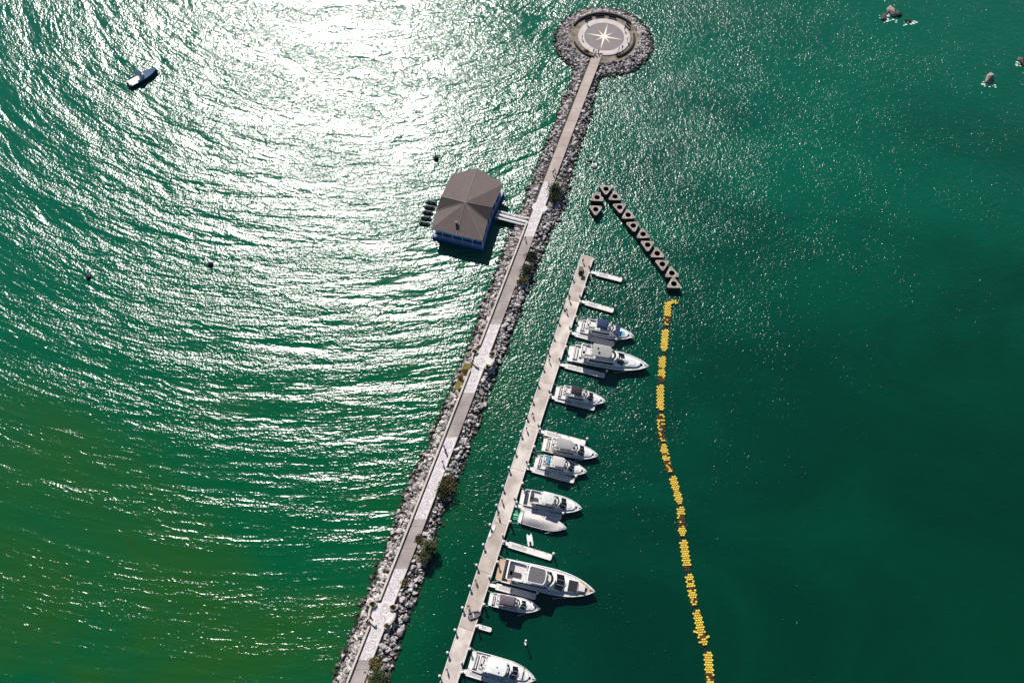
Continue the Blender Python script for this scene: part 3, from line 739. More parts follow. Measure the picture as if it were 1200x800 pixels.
# ------------------------------------------------------------------ yachts
def ol(x0, x1, wa, wf, nose, n=8, ra=.35):
    """symmetric outline: stern corners rounded by ra, sides wa -> wf, elliptical nose"""
    pts = []
    for i in range(4):
        a = math.pi+ (math.pi/2)*i/3; pts.append((x0+ra+ra*math.cos(a), -(wa-ra)+ra*math.sin(a)))
    for i in range(3): t = (i+1)/4; pts.append((x0+ra+(x1-nose-x0-ra)*t, -(wa+(wf-wa)*t)))
    for i in range(n+1):
        a = -math.pi/2+math.pi*i/n; pts.append((x1-nose+nose*math.cos(a), wf*math.sin(a)))
    for i in range(3): t = 1-(i+1)/4; pts.append((x0+ra+(x1-nose-x0-ra)*t, (wa+(wf-wa)*t)))
    for i in range(4):
        a = math.pi/2+(math.pi/2)*i/3; pts.append((x0+ra+ra*math.cos(a), (wa-ra)+ra*math.sin(a)))
    return pts
def half(t, B):
    if t < .5: return B/2*(.93+.07*math.sin(t/.5*math.pi/2))
    return B/2*max(0.0, 1-((t-.5)/.5)**2.3)**.82
def yacht(stern, bow, label, bm=.26, hull='gel', top='gel', topkind='hard', fly=True, teak=False, seat='seat', bowpad='pad', stripe=None, extras=(), cover=False, z=1.0, fore_teak=False, cabx=(.24, .80), wsx=.70, topx=(.30, .52), sp='gel2'):
    p, q = at(*stern, z), at(*bow, z+.3); d = q-p; d.z = 0; L = d.length; an = math.atan2(d.y, d.x); B = L*bm; k = L/16
    e = empty('yacht', ((p.x+q.x)/2, (p.y+q.y)/2, 0), an, label, 'yacht', 'yachts moored along the dock')
    xs = lambda t: -L/2+L*t
    hz = 1.15*k**.6
    plat = .065                                   # swim platform share
    ST = [plat+(1-plat)*i/18 for i in range(19)]
    sheer = lambda t: hz*(1+.30*t*t)
    b = MB(); rg = []
    for t in ST:
        tt = (t-plat)/(1-plat); w_ = max(half(tt, B), .03); zz = sheer(tt); fl = 1-.45*tt**3; x_ = xs(t)
        xb = x_-.55*k*tt**4
        rg.append([(x_, w_, zz), (x_+0, w_*1.0, zz*.78), ((x_+xb)/2, w_*(.97*.5+.5*fl), zz*.4), (xb, w_*.86*fl, 0), (xb, w_*.4*fl, -.5), (xb, 0, -.6), (xb, -w_*.4*fl, -.5), (xb, -w_*.86*fl, 0), ((x_+xb)/2, -w_*(.97*.5+.5*fl), zz*.4), (x_, -w_, zz*.78), (x_, -w_, zz)])
    n = 11
    vs = [v for r in rg for v in r]; fs = []
    for i in range(len(rg)-1):
        for j in range(n-1): fs.append((i*n+j, i*n+j+1, (i+1)*n+j+1, (i+1)*n+j))
    fs.append(tuple(range(n)))
    b.add(vs, fs)
    # gunwale cap
    inn = []
    for t in ST:
        tt = (t-plat)/(1-plat); w_ = max(half(tt, B)-.16*k, .0); inn.append((xs(t)-(.14*k if t > .93 else 0), w_, sheer(tt)))
    k0 = len(b.v); b.v += [(a[0], a[1], a[2]) for a in inn]+[(a[0], -a[1], a[2]) for a in inn]; m_ = len(inn)
    for i in range(m_-1):
        b.f.append((i*n, (i+1)*n, k0+i+1, k0+i)); b.f.append((i*n+10, k0+m_+i, k0+m_+i+1, (i+1)*n+10))
    b.build('hull', M[hull], e, True)
    # rubbing strake
    b = MB(); b.tube([(xs(t), half((t-plat)/(1-plat), B)+.02, sheer((t-plat)/(1-plat))*.72) for t in ST[:-1]], .05, 4); b.tube([(xs(t), -half((t-plat)/(1-plat), B)-.02, sheer((t-plat)/(1-plat))*.72) for t in ST[:-1]], .05, 4)
    b.build('rubbing_strake', M['boot' if not stripe else stripe], e)
    # deck (slightly below gunwale)
    b = MB(); dz = -.10*k
    vs = []
    for i, t in enumerate(ST):
        x_, w_, zz = inn[i]; vs += [(x_, w_+.02, zz+dz), (x_, 0, zz+dz+.05), (x_, -w_-.02, zz+dz)]
    fs = []
    c0 = next(i for i, t in enumerate(ST) if t > cabx[0]+.02)
    for i in range(c0, m_-1):
        for j in range(2): fs.append((i*3+j, i*3+j+1, (i+1)*3+j+1, (i+1)*3+j))
    b.add(vs, fs); b.build('foredeck', M['gel2'] if sp == 'gel2' else M[sp], e)
    # cockpit sole
    wA = B/2*.93-.16*k; zc = hz*.62
    b = MB(); b.prism([(xs(plat)+.05, -wA), (xs(cabx[0])+.5, -wA), (xs(cabx[0])+.5, wA), (xs(plat)+.05, wA)], zc-.15, zc); b.build('cockpit_sole', M['teak' if teak else 'seat'], e)
    # swim platform
    b = MB(); b.prism(ol(xs(0), xs(plat)+.25, B*.43, B*.43, .1, 4, .3*k), .28, .46, .04); b.build('swim_platform', M['teak' if teak else 'gel2'], e)
    # cockpit seats: aft bench, side bench and table
    b = MB(); b.box((xs(plat)+.45*k, 0, zc+.25), (.62*k, wA*1.5, .5)); b.box((xs(plat)+.15*k, 0, zc+.5), (.2*k, wA*1.6, .75)); b.build('aft_seat', M[seat], e)
    b = MB(); b.box((xs(plat)+1.5*k, .15*B, zc+.6), (.8*k, .9*k, .07)); b.cyl((xs(plat)+1.5*k, .15*B, zc), .08, .57, 8); b.build('cockpit_table', M['teak' if teak else 'gel'], e)
    if not cover:
        # saloon cabin
        ch = 1.75*k**.5; z0 = hz*.85; xa, xb = xs(cabx[0]), xs(cabx[1]); wc_ = B*.385
        o1 = ol(xa, xb, wc_, wc_*.88, (xb-xa)*.36, 10, .25)
        b = MB()
        def rg2(z_, kx, ky, sh=0): 
            return [(xa+(pp[0]-xa)*kx+sh, pp[1]*ky, z_) for pp in o1]
        b.rings([rg2(z0, 1, 1), rg2(z0+ch*.45, .93, .97), rg2(z0+ch*.9, .74, .88), rg2(z0+ch, .71, .84)]); cab = b.build('cabin', M[top if top in ('gel', 'gel2') else 'gel'], e, True)
        # side windows: dark band set proud of the cabin flank
        for sgn in (-1, 1):
            b = MB(); W0 = []
            for i in range(7):
                u = .06+.62*i/6; xx = xa+(xb-xa)*u*.86; wv = wc_*(1-.12*u)
                W0.append((xx, sgn*(wv*.972+.035), z0+ch*.42)); 
            W1 = [(v_[0]-.0, v_[1]*.935, z0+ch*(.80)) for v_ in W0]
            vs = W0+W1; b.add(vs, [(i, i+1, 7+i+1, 7+i) for i in range(6)]); b.build('side_window', M['glass'], cab)
        # windscreen : dark curved panel across the raked front
        xw = xs(wsx); b = MB(); vs = []; nn = 9
        for i in range(nn):
            u = -1+2*i/(nn-1); y_ = u*wc_*.80; bend = -.28*k*u*u
            vs.append((xw+bend+.66*k, y_*1.0, z0+ch*.70)); 
        for i in range(nn):
            u = -1+2*i/(nn-1); y_ = u*wc_*.80; bend = -.22*k*u*u
            vs.append((xw+bend-.60*k, y_*.94, z0+ch*1.07))
        vs += [(v_[0]-.05, v_[1]*.97, v_[2]-.35) for v_ in vs]
        b.add(vs, [(i, i+1, nn+i+1, nn+i) for i in range(nn-1)]+[(2*nn+i, 3*nn+i, 3*nn+i+1, 2*nn+i+1) for i in range(nn-1)]+[(i, 2*nn+i, 2*nn+i+1, i+1) for i in range(nn-1)]+[(nn+i, nn+i+1, 3*nn+i+1, 3*nn+i) for i in range(nn-1)])
        ws_ = b.build('windscreen', M['glass'], e, True)
        b = MB()
        for u in (-.33, .33):
            b.tube([(xw+.64*k, u*wc_*.80, z0+ch*.72), (xw-.60*k, u*wc_*.75, z0+ch*1.09)], .022, 4)
        b.build('mullion', M['gel'], ws_)
        # bow pad blister between windscreen and stem
        zt = z0+ch
        b = MB(); xf0, xf1 = xw+.75*k, xs(.90)
        o3 = ol(xf0, xf1, wc_*.74, wc_*.62, (xf1-xf0)*.6, 10, .2); b.prism(o3, sheer(.8)-.12, sheer(.8)+.34*k, .12, .93); b.build('coachroof', M['gel'], e, True)
        if fly:
            fz = zt+.02; fa, fb_ = xs(max(cabx[0]-.09, plat+.04)), xs(wsx)-1.0*k; fw = B*.36
            o4 = ol(fa, fb_, fw, fw*.9, (fb_-fa)*.22, 8, .3)
            b = MB(); b.prism(o4, fz-.05, fz+.12); fd = b.build('flybridge_deck', M['seat' if teak else 'gel2'], e)
            # coaming wall
            cx_ = (fa+fb_)/2
            def rg4(z_, s_): return [(cx_+(pp[0]-cx_)*s_, pp[1]*s_, z_) for pp in o4]
            b = MB(); b.rings([rg4(fz-.1, 1.01), rg4(fz+.62*k**.5, 1.03), rg4(fz+.64*k**.5, .97), rg4(fz+.13, .95)], capb=False, capt=False); b.build('flybridge_coaming', M['gel'], e, True)
            b = MB(); b.box((fb_-1.5*k, .12*B, fz+.45), (.55*k, .9*k, .8), taper=.8); b.build('helm_console', M['gel2'], e)
            b = MB(); b.box((fb_-2.5*k, .12*B, fz+.36), (.6*k, 1.0*k, .5)); b.box((fb_-2.8*k, .12*B, fz+.75), (.14*k, 1.0*k, .5)); b.build('helm_seat', M[seat], e)
            b = MB(); b.box((fa+1.3*k, -.10*B, fz+.35), (1.8*k, .6*k, .42)); b.box((fa+.55*k, 0, fz+.35), (.6*k, fw*1.4, .42)); b.build('flybridge_seat', M[seat], e)
            b = MB(); nn = 9; vs = []
            for i in range(nn):
                u = -1+2*i/(nn-1); vs.append((fb_-.2*k-.5*k*u*u, u*fw*.8, fz+.62*k**.5))
            for i in range(nn):
                u = -1+2*i/(nn-1); vs.append((fb_-.55*k-.5*k*u*u, u*fw*.76, fz+1.0*k**.5))
            b.add(vs, [(i, i+1, nn+i+1, nn+i) for i in range(nn-1)]); b.build('flybridge_screen', M['glass'], e)
            # top
            ta, tb = xs(topx[0]), xs(topx[1]); tz = fz+2.0*k**.4; tw = B*.335
            if topkind == 'hard': o5 = ol(ta, tb, tw, tw*.95, (tb-ta)*.14, 8, .35)
            elif topkind == 'round': o5 = ol(ta, tb, tw, tw*.92, (tb-ta)*.3, 10, .9*k)
            else: o5 = ol(ta, tb, tw, tw, (tb-ta)*.06, 4, .15)
            b = MB()
            if topkind == 'soft':
                cxx = (ta+tb)/2; rows = []
                for i in range(7):
                    u = -1+2*i/6; rows.append([((ta+(tb-ta)*j/6), u*tw, tz+.25-.28*u*u-.10*(2*j/6-1)**2+(.03 if j % 2 else 0)) for j in range(7)])
                vs = [v_ for r_ in rows for v_ in r_]; b.add(vs, [(i*7+j, i*7+j+1, (i+1)*7+j+1, (i+1)*7+j) for i in range(6) for j in range(6)])
                tp = b.build('canopy', M[top], e, True)
                sol = tp.modifiers.new('thick', 'SOLIDIFY'); sol.thickness = .04
            else:
                b.prism(o5, tz, tz+.22, .09); b2 = b.build('hardtop', M['gel'] if top in ('dgrey', 'plum') else M[top], e, True); tp = b2
                if top in ('dgrey', 'plum'):
                    o6 = [((ta+tb)/2+(pp[0]-(ta+tb)/2)*.87, pp[1]*.87) for pp in o5]; b = MB(); b.prism(o6, tz+.221, tz+.245); b.build('sunroof', M[top], tp)
            for sx in (ta+.3*k, tb-.5*k):
                for sy in (-1, 1):
                    b = MB(); b.tube([(sx-.3*k, sy*fw*.93, fz+.5), (sx, sy*tw*.9, tz+.04)], .06 if topkind != 'soft' else .035, 5); b.build('support', M['gel' if topkind != 'soft' else 'steel'], e)
            # radar arch, dome and antenna
            xr = ta-.25*k; b = MB(); b.tube([(xr-.5*k, fw*.95, fz+.5), (xr, fw*.8, fz+1.5*k**.5), (xr, -fw*.8, fz+1.5*k**.5), (xr-.5*k, -fw*.95, fz+.5)], .10, 6); ar = b.build('radar_arch', M['gel'], e)
            b = MB(); b.cyl((xr, 0, fz+1.5*k**.5+.1), .28, .24, 12, .22); b.build('radar_dome', M['gel'], ar)
            b = MB(); b.tube([(xr, fw*.5, fz+1.5*k**.5), (xr-.4, fw*.55, fz+3.6*k**.5)], .025, 4); b.build('antenna', M['gel'], ar)
        else: zt = z0+ch
        # side-deck seat pads on the bow
        if bowpad:
            b = MB(); x0_ = xs(.82)-.1*k; zz = sheer(.8)+.34*k+.005; b.prism(ol(x0_-.95*k, x0_+.35*k, B*.17, B*.14, .35*k, 6, .12), zz-.2, zz+.10, .04); b.build('sun_pad', M[bowpad], e)
    else:
        # boat under a full cockpit cover
        b = MB(); rows = []; xa, xb = xs(plat+.03), xs(.94); NS = 14
        for i in range(NS+1):
            t = i/NS; tt = (xa+(xb-xa)*t+L/2)/L; tt2 = (tt-plat)/(1-plat); w_ = half(tt2, B)*.93
            zr = sheer(tt2)+.12+1.25*k*(math.sin(min(1, t*1.15+.12)*math.pi)**.7)*(1-.2*t) if t < .87 else sheer(tt2)+.25
            rows.append([(xa+(xb-xa)*t, w_*u, sheer(tt2)+.04+(zr-sheer(tt2))*(1-abs(u)**1.5)+(.05 if i % 2 else 0)*(1-abs(u))) for u in (-1, -.85, -.6, -.3, 0, .3, .6, .85, 1)])
        vs = [v_ for r_ in rows for v_ in r_]; b.add(vs, [(i*9+j, i*9+j+1, (i+1)*9+j+1, (i+1)*9+j) for i in range(NS) for j in range(8)]); b.build('boat_cover', M[top], e, True)
    # bow hatch, windlass, pulpit rail
    zb = sheer(.9)
    b = MB(); b.box((xs(.905), 0, zb+.07), (.42*k, .42*k, .1)); b.build('hatch', M['glass'], e)
    b = MB(); b.cyl((xs(.95), 0, zb-.05), .11*k, .22, 10); b.box((xs(.97), 0, zb+.08), (.5*k, .12, .1)); b.build('windlass', M['steel'], e)
    for sgn in (-1, 1):
        b = MB(); rt = [.62, .70, .78, .86, .92, .97, .993]
        top_ = [(xs(t)-.05, sgn*(max(half((t-plat)/(1-plat), B)-.1, .04)), sheer((t-plat)/(1-plat))+.62) for t in rt]
        b.tube(top_, .025, 4)
        for t_, pp in zip(rt, top_): b.tube([(pp[0], pp[1], pp[2]-.62), pp], .02, 4)
        b.build('bow_rail', M['steel'], e)
    # fenders hung on the finger side
    for t in (.3, .52):
        b = MB(); y_ = -(half((t-plat)/(1-plat), B)+.16); b.cyl((xs(t), y_, .25), .13, .6, 8); b.build('fender', M['bluec'], e)
    rnd = random.Random(label)
    for sgn in (-1, 1):                                  # stern lines to the dock, spring line to the finger
        b = MB(); y0_ = sgn*B*.40; p0 = Vector((xs(plat)+.1, y0_, hz*.9)); p1 = Vector((xs(0)-1.4, y0_*1.5, .95)); b.tube([p0, (p0+p1)/2-Vector((0, 0, .3)), p1], .035, 4); b.build('mooring_line', M['pile'], e)
    b = MB(); p0 = Vector((xs(.80), -half(.78, B), sheer(.78))); p1 = Vector((xs(.60), -B*.5-.7, .75)); b.tube([p0, (p0+p1)/2-Vector((0, 0, .2)), p1], .035, 4); b.build('mooring_line', M['pile'], e)
    for q_ in range(5):                                  # loose gear in the cockpit
        sx_, sy_ = rnd.uniform(.25, .7)*k, rnd.uniform(.2, .5)*k; b = MB()
        b.box((xs(plat)+rnd.uniform(.9, 3.0)*k, rnd.uniform(-.34, .34)*B, zc+.1+.13), (sx_, sy_, rnd.uniform(.18, .4)), rnd.uniform(0, 3), taper=.85)
        if not cover: b.build(rnd.choice(['cushion', 'locker', 'gear_bag']), M[rnd.choice(['dseat', 'grey', 'bluec', 'teak', 'white', 'dgrey'])], e)
    if not cover:
        b = MB(); xl = xs(plat)+3.1*k; b.tube([(xl+.33*math.cos(a_*math.pi/5), B*.40, hz+.9+.33*math.sin(a_*math.pi/5)) for a_ in range(11)], .07, 5); b.build('life_ring', M['red'], e)
    if fore_teak:
        for sgn in (-1, 1):
            b = MB(); vs = []
            TT = [.84, .87, .90, .93, .96, .985]
            for t in TT:
                tt = (t-plat)/(1-plat); w_ = max(half(tt, B)-.16*k, .02); vs += [(xs(t)-.05, sgn*w_, sheer(tt)-.04), (xs(t)-.05, sgn*max(w_-.9*k*(1-(t-.84)*2), 0.0), sheer(tt)-.03)]
            b.add(vs, [(2*i, 2*i+1, 2*i+3, 2*i+2) for i in range(len(TT)-1)]); b.build('teak_bow_deck', M['teak'], e)
        for dxx, mm, sz in ((.775, 'black', (1.5*k, B*.42, .34)), (.815, 'teak', (.5*k, B*.36, .3)), (.86, 'seat', (1.2*k, B*.26, .3))):
            b = MB(); b.box((xs(dxx), 0, sheer(.82)+.34*k+sz[2]/2), sz, taper=.94); b.build('bow_lounge', M[mm], e)
    for nm, mm, t, yo, zz, sz in extras:
        b = MB(); b.box((xs(t), yo*B, zz), (sz[0]*k, sz[1]*k, sz[2]), taper=.95); b.build(nm, M[mm], e)
    return e
yacht((676.7, 381), (743, 394), 'white yacht with navy blue canopy and blue bow cover, uppermost at the dock', .27, top='navy', topkind='soft', seat='seat', bowpad='sky', topx=(.33, .52), extras=(('windscreen_cover', 'navy', .70, 0, 2.9, (1.3, 3.0, .12)),))
yacht((666, 412.5), (760, 429.5), 'second largest white yacht, grey hardtop, below the blue-canopied one', .25, top='grey', topkind='hard', topx=(.28, .52), wsx=.655, extras=(('antenna_mount', 'black', .35, 0, 6.6, (.35, .35, .3)),))
yacht((651, 458), (710, 470), 'small white yacht with a black canopy alone beside its finger pontoon', .28, top='black', topkind='soft', topx=(.30, .50))
yacht((636, 519.5), (701, 533.5), 'white yacht with pale grey rounded hardtop and brown cockpit edge', .28, top='grey', topkind='round', topx=(.24, .55), extras=(('cockpit_trim', 'teak', .2, -.36, 1.2, (2.6, .5, .12)),))
yacht((627, 539), (688, 552.5), 'white yacht with a beige hardtop and turquoise lounger behind it', .28, top='cream', topkind='hard', topx=(.32, .56), extras=(('lounger', 'turq', .245, .06, 3.35, (.75, 2.6, .3)),))
yacht((610, 581), (682, 595.5), 'white yacht with dark seats and long pale flybridge above the cream-covered boat', .28, top='gel2', topkind='hard', seat='dseat', topx=(.34, .54), wsx=.70, stripe='dgrey')
yacht((608, 604.5), (664, 618.5), 'boat wholly under a pale cream cover with a green dinghy at its stern', .28, top='cream', cover=True, stripe='navy')
yacht((583, 666), (697, 693), 'largest yacht, teak stern platform and bow deck, dark sunroof', .25, top='dgrey', topkind='hard', teak=True, topx=(.31, .50), wsx=.645, cabx=(.20, .76), fore_teak=True, stripe='boot', bowpad=None, seat='dseat')
yacht((573, 701), (633, 713), 'small white yacht with plum-grey canopy tucked under the largest yacht', .27, top='plum', topkind='soft', topx=(.22, .52), wsx=.68)
yacht((551, 772), (628, 796), 'white yacht with a plain white hardtop nearest the foot of the photo', .29, top='gel', topkind='hard', topx=(.26, .56), wsx=.68, extras=(('foredeck_stripe', 'brown', .80, 0, 2.02, (.18, 3.6, .06)), ('roof_vent', 'black', .42, 0, 5.85, (.3, .3, .15))))

# ------------------------------------------------------------------ small craft
def dinghy(px, py, L, rz, lab, tube_m='rubber', floor_m='gel2', z=0.1, cat='dinghy', cover=None, ground=0.0):
    c = at(px, py, ground); e = empty('dinghy', (c.x, c.y, ground), rz, lab, cat, 'small craft')
    W_ = L*.46; pts = [(-L/2, -W_/2), (L*.1, -W_/2), (L*.34, -W_*.36), (L*.5, 0), (L*.34, W_*.36), (L*.1, W_/2), (-L/2, W_/2)]
    b = MB(); b.tube([(a, c_, .22) for a, c_ in pts], L*.065, 8); b.build('tube', M[tube_m], e, True)
    b = MB(); b.prism([(a*.9, c_*.85) for a, c_ in pts], .05, .16); b.build('floor', M[floor_m], e)
    b = MB(); b.box((-L*.12, 0, .28), (.25, W_*.8, .08)); b.build('thwart', M['seat'], e)
    b = MB(); b.box((-L/2-.12, 0, .42), (.3, .28, .45), taper=.7); b.box((-L/2-.16, 0, .0), (.12, .12, .6)); b.build('outboard', M['dgrey'], e)
    return e
dinghy(604, 601, 3.6, R(82), 'green rubber dinghy at the stern of the cream-covered boat', 'green', 'green')
dinghy(556.5, 720, 2.8, R(15), 'grey rubber dinghy drawn up on the boat-side edge of the dock', 'rubber', 'dgrey', ground=.92)
# pedal catamaran
c = at(621, 632.5); e = empty('catamaran', (c.x, c.y, 0), R(98), 'tiny white twin-hulled float lying off the empty finger pontoon', 'small boat')
for sy in (-.45, .45):
    b = MB(); b.rings([[(x_, sy+w_*math.cos(a), .18+.2*math.sin(a)) for a in [i*math.pi/4 for i in range(8)]] for x_, w_ in ((-1.45, .1), (-1.3, .26), (.6, .26), (1.2, .2), (1.5, .04))]); b.build('hull', M['gel'], e, True)
b = MB(); b.box((.35, 0, .34), (1.5, .9, .08)); b.build('platform', M['gel'], e)
b = MB(); b.box((-.9, 0, .38), (.12, 1.0, .06)); b.build('crossbar', M['steel'], e)
# board on the dock
c = at(576.5, 622, .95); e = empty('paddle_board', (c.x, c.y, .92), R(62), 'white paddle board lying on the breakwater-side edge of the dock', 'board')
b = MB(); b.prism(ol(-1.6, 1.6, .32, .36, 1.0, 10, .28), .02, .14, .04); b.build('board', M['gel'], e); b = MB(); b.box((-.2, 0, .155), (.9, .4, .02)); b.build('deck_pad', M['panel'], e)
# jet skis beside the restaurant
JS = [(505.8, 238), (503.5, 243.5), (501.3, 249.5), (499.2, 256), (497.2, 262.5)]
jw = ['topmost', 'second from the top', 'middle', 'second from the bottom', 'lowest']
def jetski(px, py, rz, lab, m1='dark'):
    c = at(px, py); e = empty('jet_ski', (c.x, c.y, 0), rz, lab, 'jet ski', 'jet skis beside the restaurant')
    b = MB(); rg = []
    for x_, w_, z_ in ((-1.6, .5, .45), (-1.2, .56, .5), (0, .58, .55), (.9, .42, .62), (1.5, .16, .66), (1.68, .03, .66)): rg.append([(x_, w_, z_), (x_, w_*.8, .0), (x_, 0, -.15), (x_, -w_*.8, .0), (x_, -w_, z_)])
    b.rings(rg); b.build('hull', M['hulldark'], e, True)
    b = MB(); b.box((-.45, 0, .72), (1.5, .42, .36), taper=.8); b.build('saddle', M['dseat'], e)
    b = MB(); b.box((.7, 0, .75), (.8, .5, .4), taper=.55); b.build('hood', M[m1], e)
    b = MB(); b.tube([(.35, -.4, 1.02), (.5, 0, 1.0), (.35, .4, 1.02)], .04, 5); b.build('handlebar', M['steel'], e)
for (px, py), n_, mm in zip(JS, jw, ('dark', 'plum', 'dark', 'red', 'dark')): jetski(px, py, R(172), f'dark jet ski, {n_} of the five left of the restaurant', mm)
# open motor boat, top left, sitting dark against the glare
p, q = at(150.5, 100, .5), at(184, 82, .6); d = q-p; L = d.length; e = empty('motorboat', ((p.x+q.x)/2, (p.y+q.y)/2, 0), math.atan2(d.y, d.x), 'small blue-sided motorboat with white deck alone in the glare at the upper left', 'motorboat')
b = MB(); rg = []; B = L*.36
for i in range(13):
    t = i/12; w_ = max(half(t, B), .03); zz = 1.1*(1+.3*t*t); x_ = -L/2+L*t; rg.append([(x_, w_, zz), (x_, w_*.8, .1), (x_-.2*t, 0, -.4), (x_, -w_*.8, .1), (x_, -w_, zz)])
n = 5; vs = [v for r in rg for v in r]; b.add(vs, [(i*n+j, i*n+j+1, (i+1)*n+j+1, (i+1)*n+j) for i in range(12) for j in range(4)]+[tuple(range(5))]); b.build('hull', M['hullblue'], e, True)
b = MB(); b.prism([(r[0][0]*.97, r[0][1]*.84) for r in rg]+[(r[4][0]*.97, r[4][1]*.84) for r in rg[::-1]], .8, .9); b.build('cockpit_floor', M['gel2'], e)
b = MB(); b.add([v for r in rg[6:] for v in ((r[0][0], r[0][1]*.95, r[0][2]+.01), (r[4][0], r[4][1]*.95, r[4][2]+.01))], [(2*i, 2*i+1, 2*i+3, 2*i+2) for i in range(6)]); b.build('foredeck', M['hullblue'], e)
b = MB(); b.prism(ol(-.9, 1.0, B*.28, B*.2, .7, 6, .2), .9, 2.0, .12, .85); b.build('console', M['gel'], e)
b = MB(); b.prism(ol(-1.4, .5, B*.30, B*.28, .3, 6, .2), 2.7, 2.82); b.build('bimini', M['navy'], e)
for sx in (-1.2, .3):
    for sy in (-1, 1): b = MB(); b.tube([(sx, sy*B*.27, 1.0), (sx, sy*B*.26, 2.72)], .03, 4); b.build('support', M['steel'], e)
b = MB(); b.box((-L/2+.6, 0, 1.1), (.5, B*.7, .4)); b.build('aft_seat', M['seat'], e)
b = MB(); b.box((-L/2-.2, 0, 1.1), (.45, .5, .8), taper=.7); b.box((-L/2-.2, 0, .3), (.18, .2, 1.0)); b.build('outboard', M['dark'], e)
# buoys and floats
def buoy(px, py, s, mm, lab):
    c = at(px, py); e = empty('buoy', (c.x, c.y, 0), 0, lab, 'buoy')
    b = MB(); b.rings([[(s*r*math.cos(i*math.pi/6), s*r*math.sin(i*math.pi/6), s*z) for i in range(12)] for r, z in ((.45, -.3), (.75, .0), (.8, .3), (.55, .65), (.18, .8))]); b.build('body', M[mm], e, True)
    b = MB(); b.cyl((0, 0, s*.8), s*.10, s*1.3, 8); b.cyl((0, 0, s*2.1), s*.2, s*.25, 8); b.build('topmark', M[mm], e)
buoy(511, 186, 1.2, 'dark', 'dark mooring buoy in the glare above the restaurant')
buoy(247, 310, 1.1, 'dark', 'small dark buoy in the open water left of centre')
buoy(104, 325, 1.0, 'dark', 'dark buoy farthest left in the open water')
c = at(616, 751); e = empty('marker_post', (c.x, c.y, 0), 0, 'thin white-topped marker post standing in the water below the plum-canopied yacht', 'post')
b = MB(); b.cyl((0, 0, -1), .12, 4.2, 8); b.build('shaft', M['pile'], e); b = MB(); b.cyl((0, 0, 3.2), .26, .3, 10, .1); b.build('cap', M['pile'], e); b = MB(); b.box((.0, -.45, .2), (.5, .7, .3), .2); b.build('float', M['pile'], e)

# ------------------------------------------------------------------ triangular concrete caissons
TRI = [(698, 246, 1), (699.6, 232, 0), (710, 222, 1), (720.6, 231, 0), (726, 243.5, 1), (736, 252.5, 0), (742, 265, 1), (753.4, 275, 0), (758.7, 287.5, 1), (770, 297.5, 0), (776, 310, 1), (787, 320.5, 0), (789.5, 333, 0)]
ordn = ['lowest caisson of the short left leg, its point down', 'upper caisson of the short left leg, its point up', 'apex caisson at the top of the bend, its point down', 'first', 'second', 'third', 'fourth', 'fifth', 'sixth', 'seventh', 'eighth', 'ninth', 'last']
def tri_mesh(s, hole):
    n = 48; out = []
    for i in range(n):
        a = 2*math.pi*i/n
        # rounded/truncated triangle support shape, point up (+y)
        k = min(.56*s/max(math.cos(a-b_), 1e-3) for b_ in (R(-90), R(30), R(150)) if math.cos(a-b_) > .05)
        k = min(k, .90*s); out.append((k*math.cos(a), k*math.sin(a)))
    inn = [(hole*math.cos(2*math.pi*i/n), hole*math.sin(2*math.pi*i/n)) for i in range(n)]
    b = MB(); z1 = 1.8
    rings = [[(x, y, -.6) for x, y in out], [(x, y, z1-.12) for x, y in out], [(x*.97, y*.97, z1) for x, y in out], [(x, y, z1) for x, y in inn], [(x*.96, y*.96, -.3) for x, y in inn]]
    vs = [p for r in rings for p in r]
    fs = [(i*n+j, i*n+(j+1) % n, (i+1)*n+(j+1) % n, (i+1)*n+j) for i in range(2, 3) for j in range(n)]
    top = MB(); top.add(rings[1]+rings[2]+rings[3], [(i*n+j, i*n+(j+1) % n, (i+1)*n+(j+1) % n, (i+1)*n+j) for i in range(2) for j in range(n)])
    body = MB(); body.add(rings[0]+rings[1], [(j, (j+1) % n, n+(j+1) % n, n+j) for j in range(n)])
    well = MB(); well.add(rings[3]+rings[4], [(j, (j+1) % n, n+(j+1) % n, n+j) for j in range(n)]+[tuple(range(n, 2*n))])
    return top, body, well
S_ = 2.45
e0 = None
for i, (px, py, dn) in enumerate(TRI):
    c = at(px, py, 1.5)
    lab = ordn[i] if i < 3 else f'{ordn[i]} concrete caisson down the long leg from the apex, point {"down" if dn else "up"}'
    if i < 3: lab = lab.replace('caisson', 'triangular concrete caisson')
    if e0 is None:
        e = empty('caisson', (c.x, c.y, 0), 0, lab, 'caisson', 'triangular concrete caissons'); e0 = e
        tp, bd, wl = tri_mesh(S_, .86); tp.build('top_slab', M['conc'], e); bd.build('side_wall', M['wetconc'], e); wl.build('well', M['wetconc'], e)
        for a in (90, 210, 330): b = MB(); b.cyl((1.5*math.cos(R(a)), 1.5*math.sin(R(a)), 1.79), .09, .22, 8); b.build('bollard', M['post'], e)
        e.rotation_euler[2] = math.pi
        b = MB()
    else:
        e = copy_tree(e0); e.location = (c.x, c.y, 0); tag(e, lab)
    e.rotation_euler[2] = (math.pi if dn else 0)+random.uniform(-.09, .09)

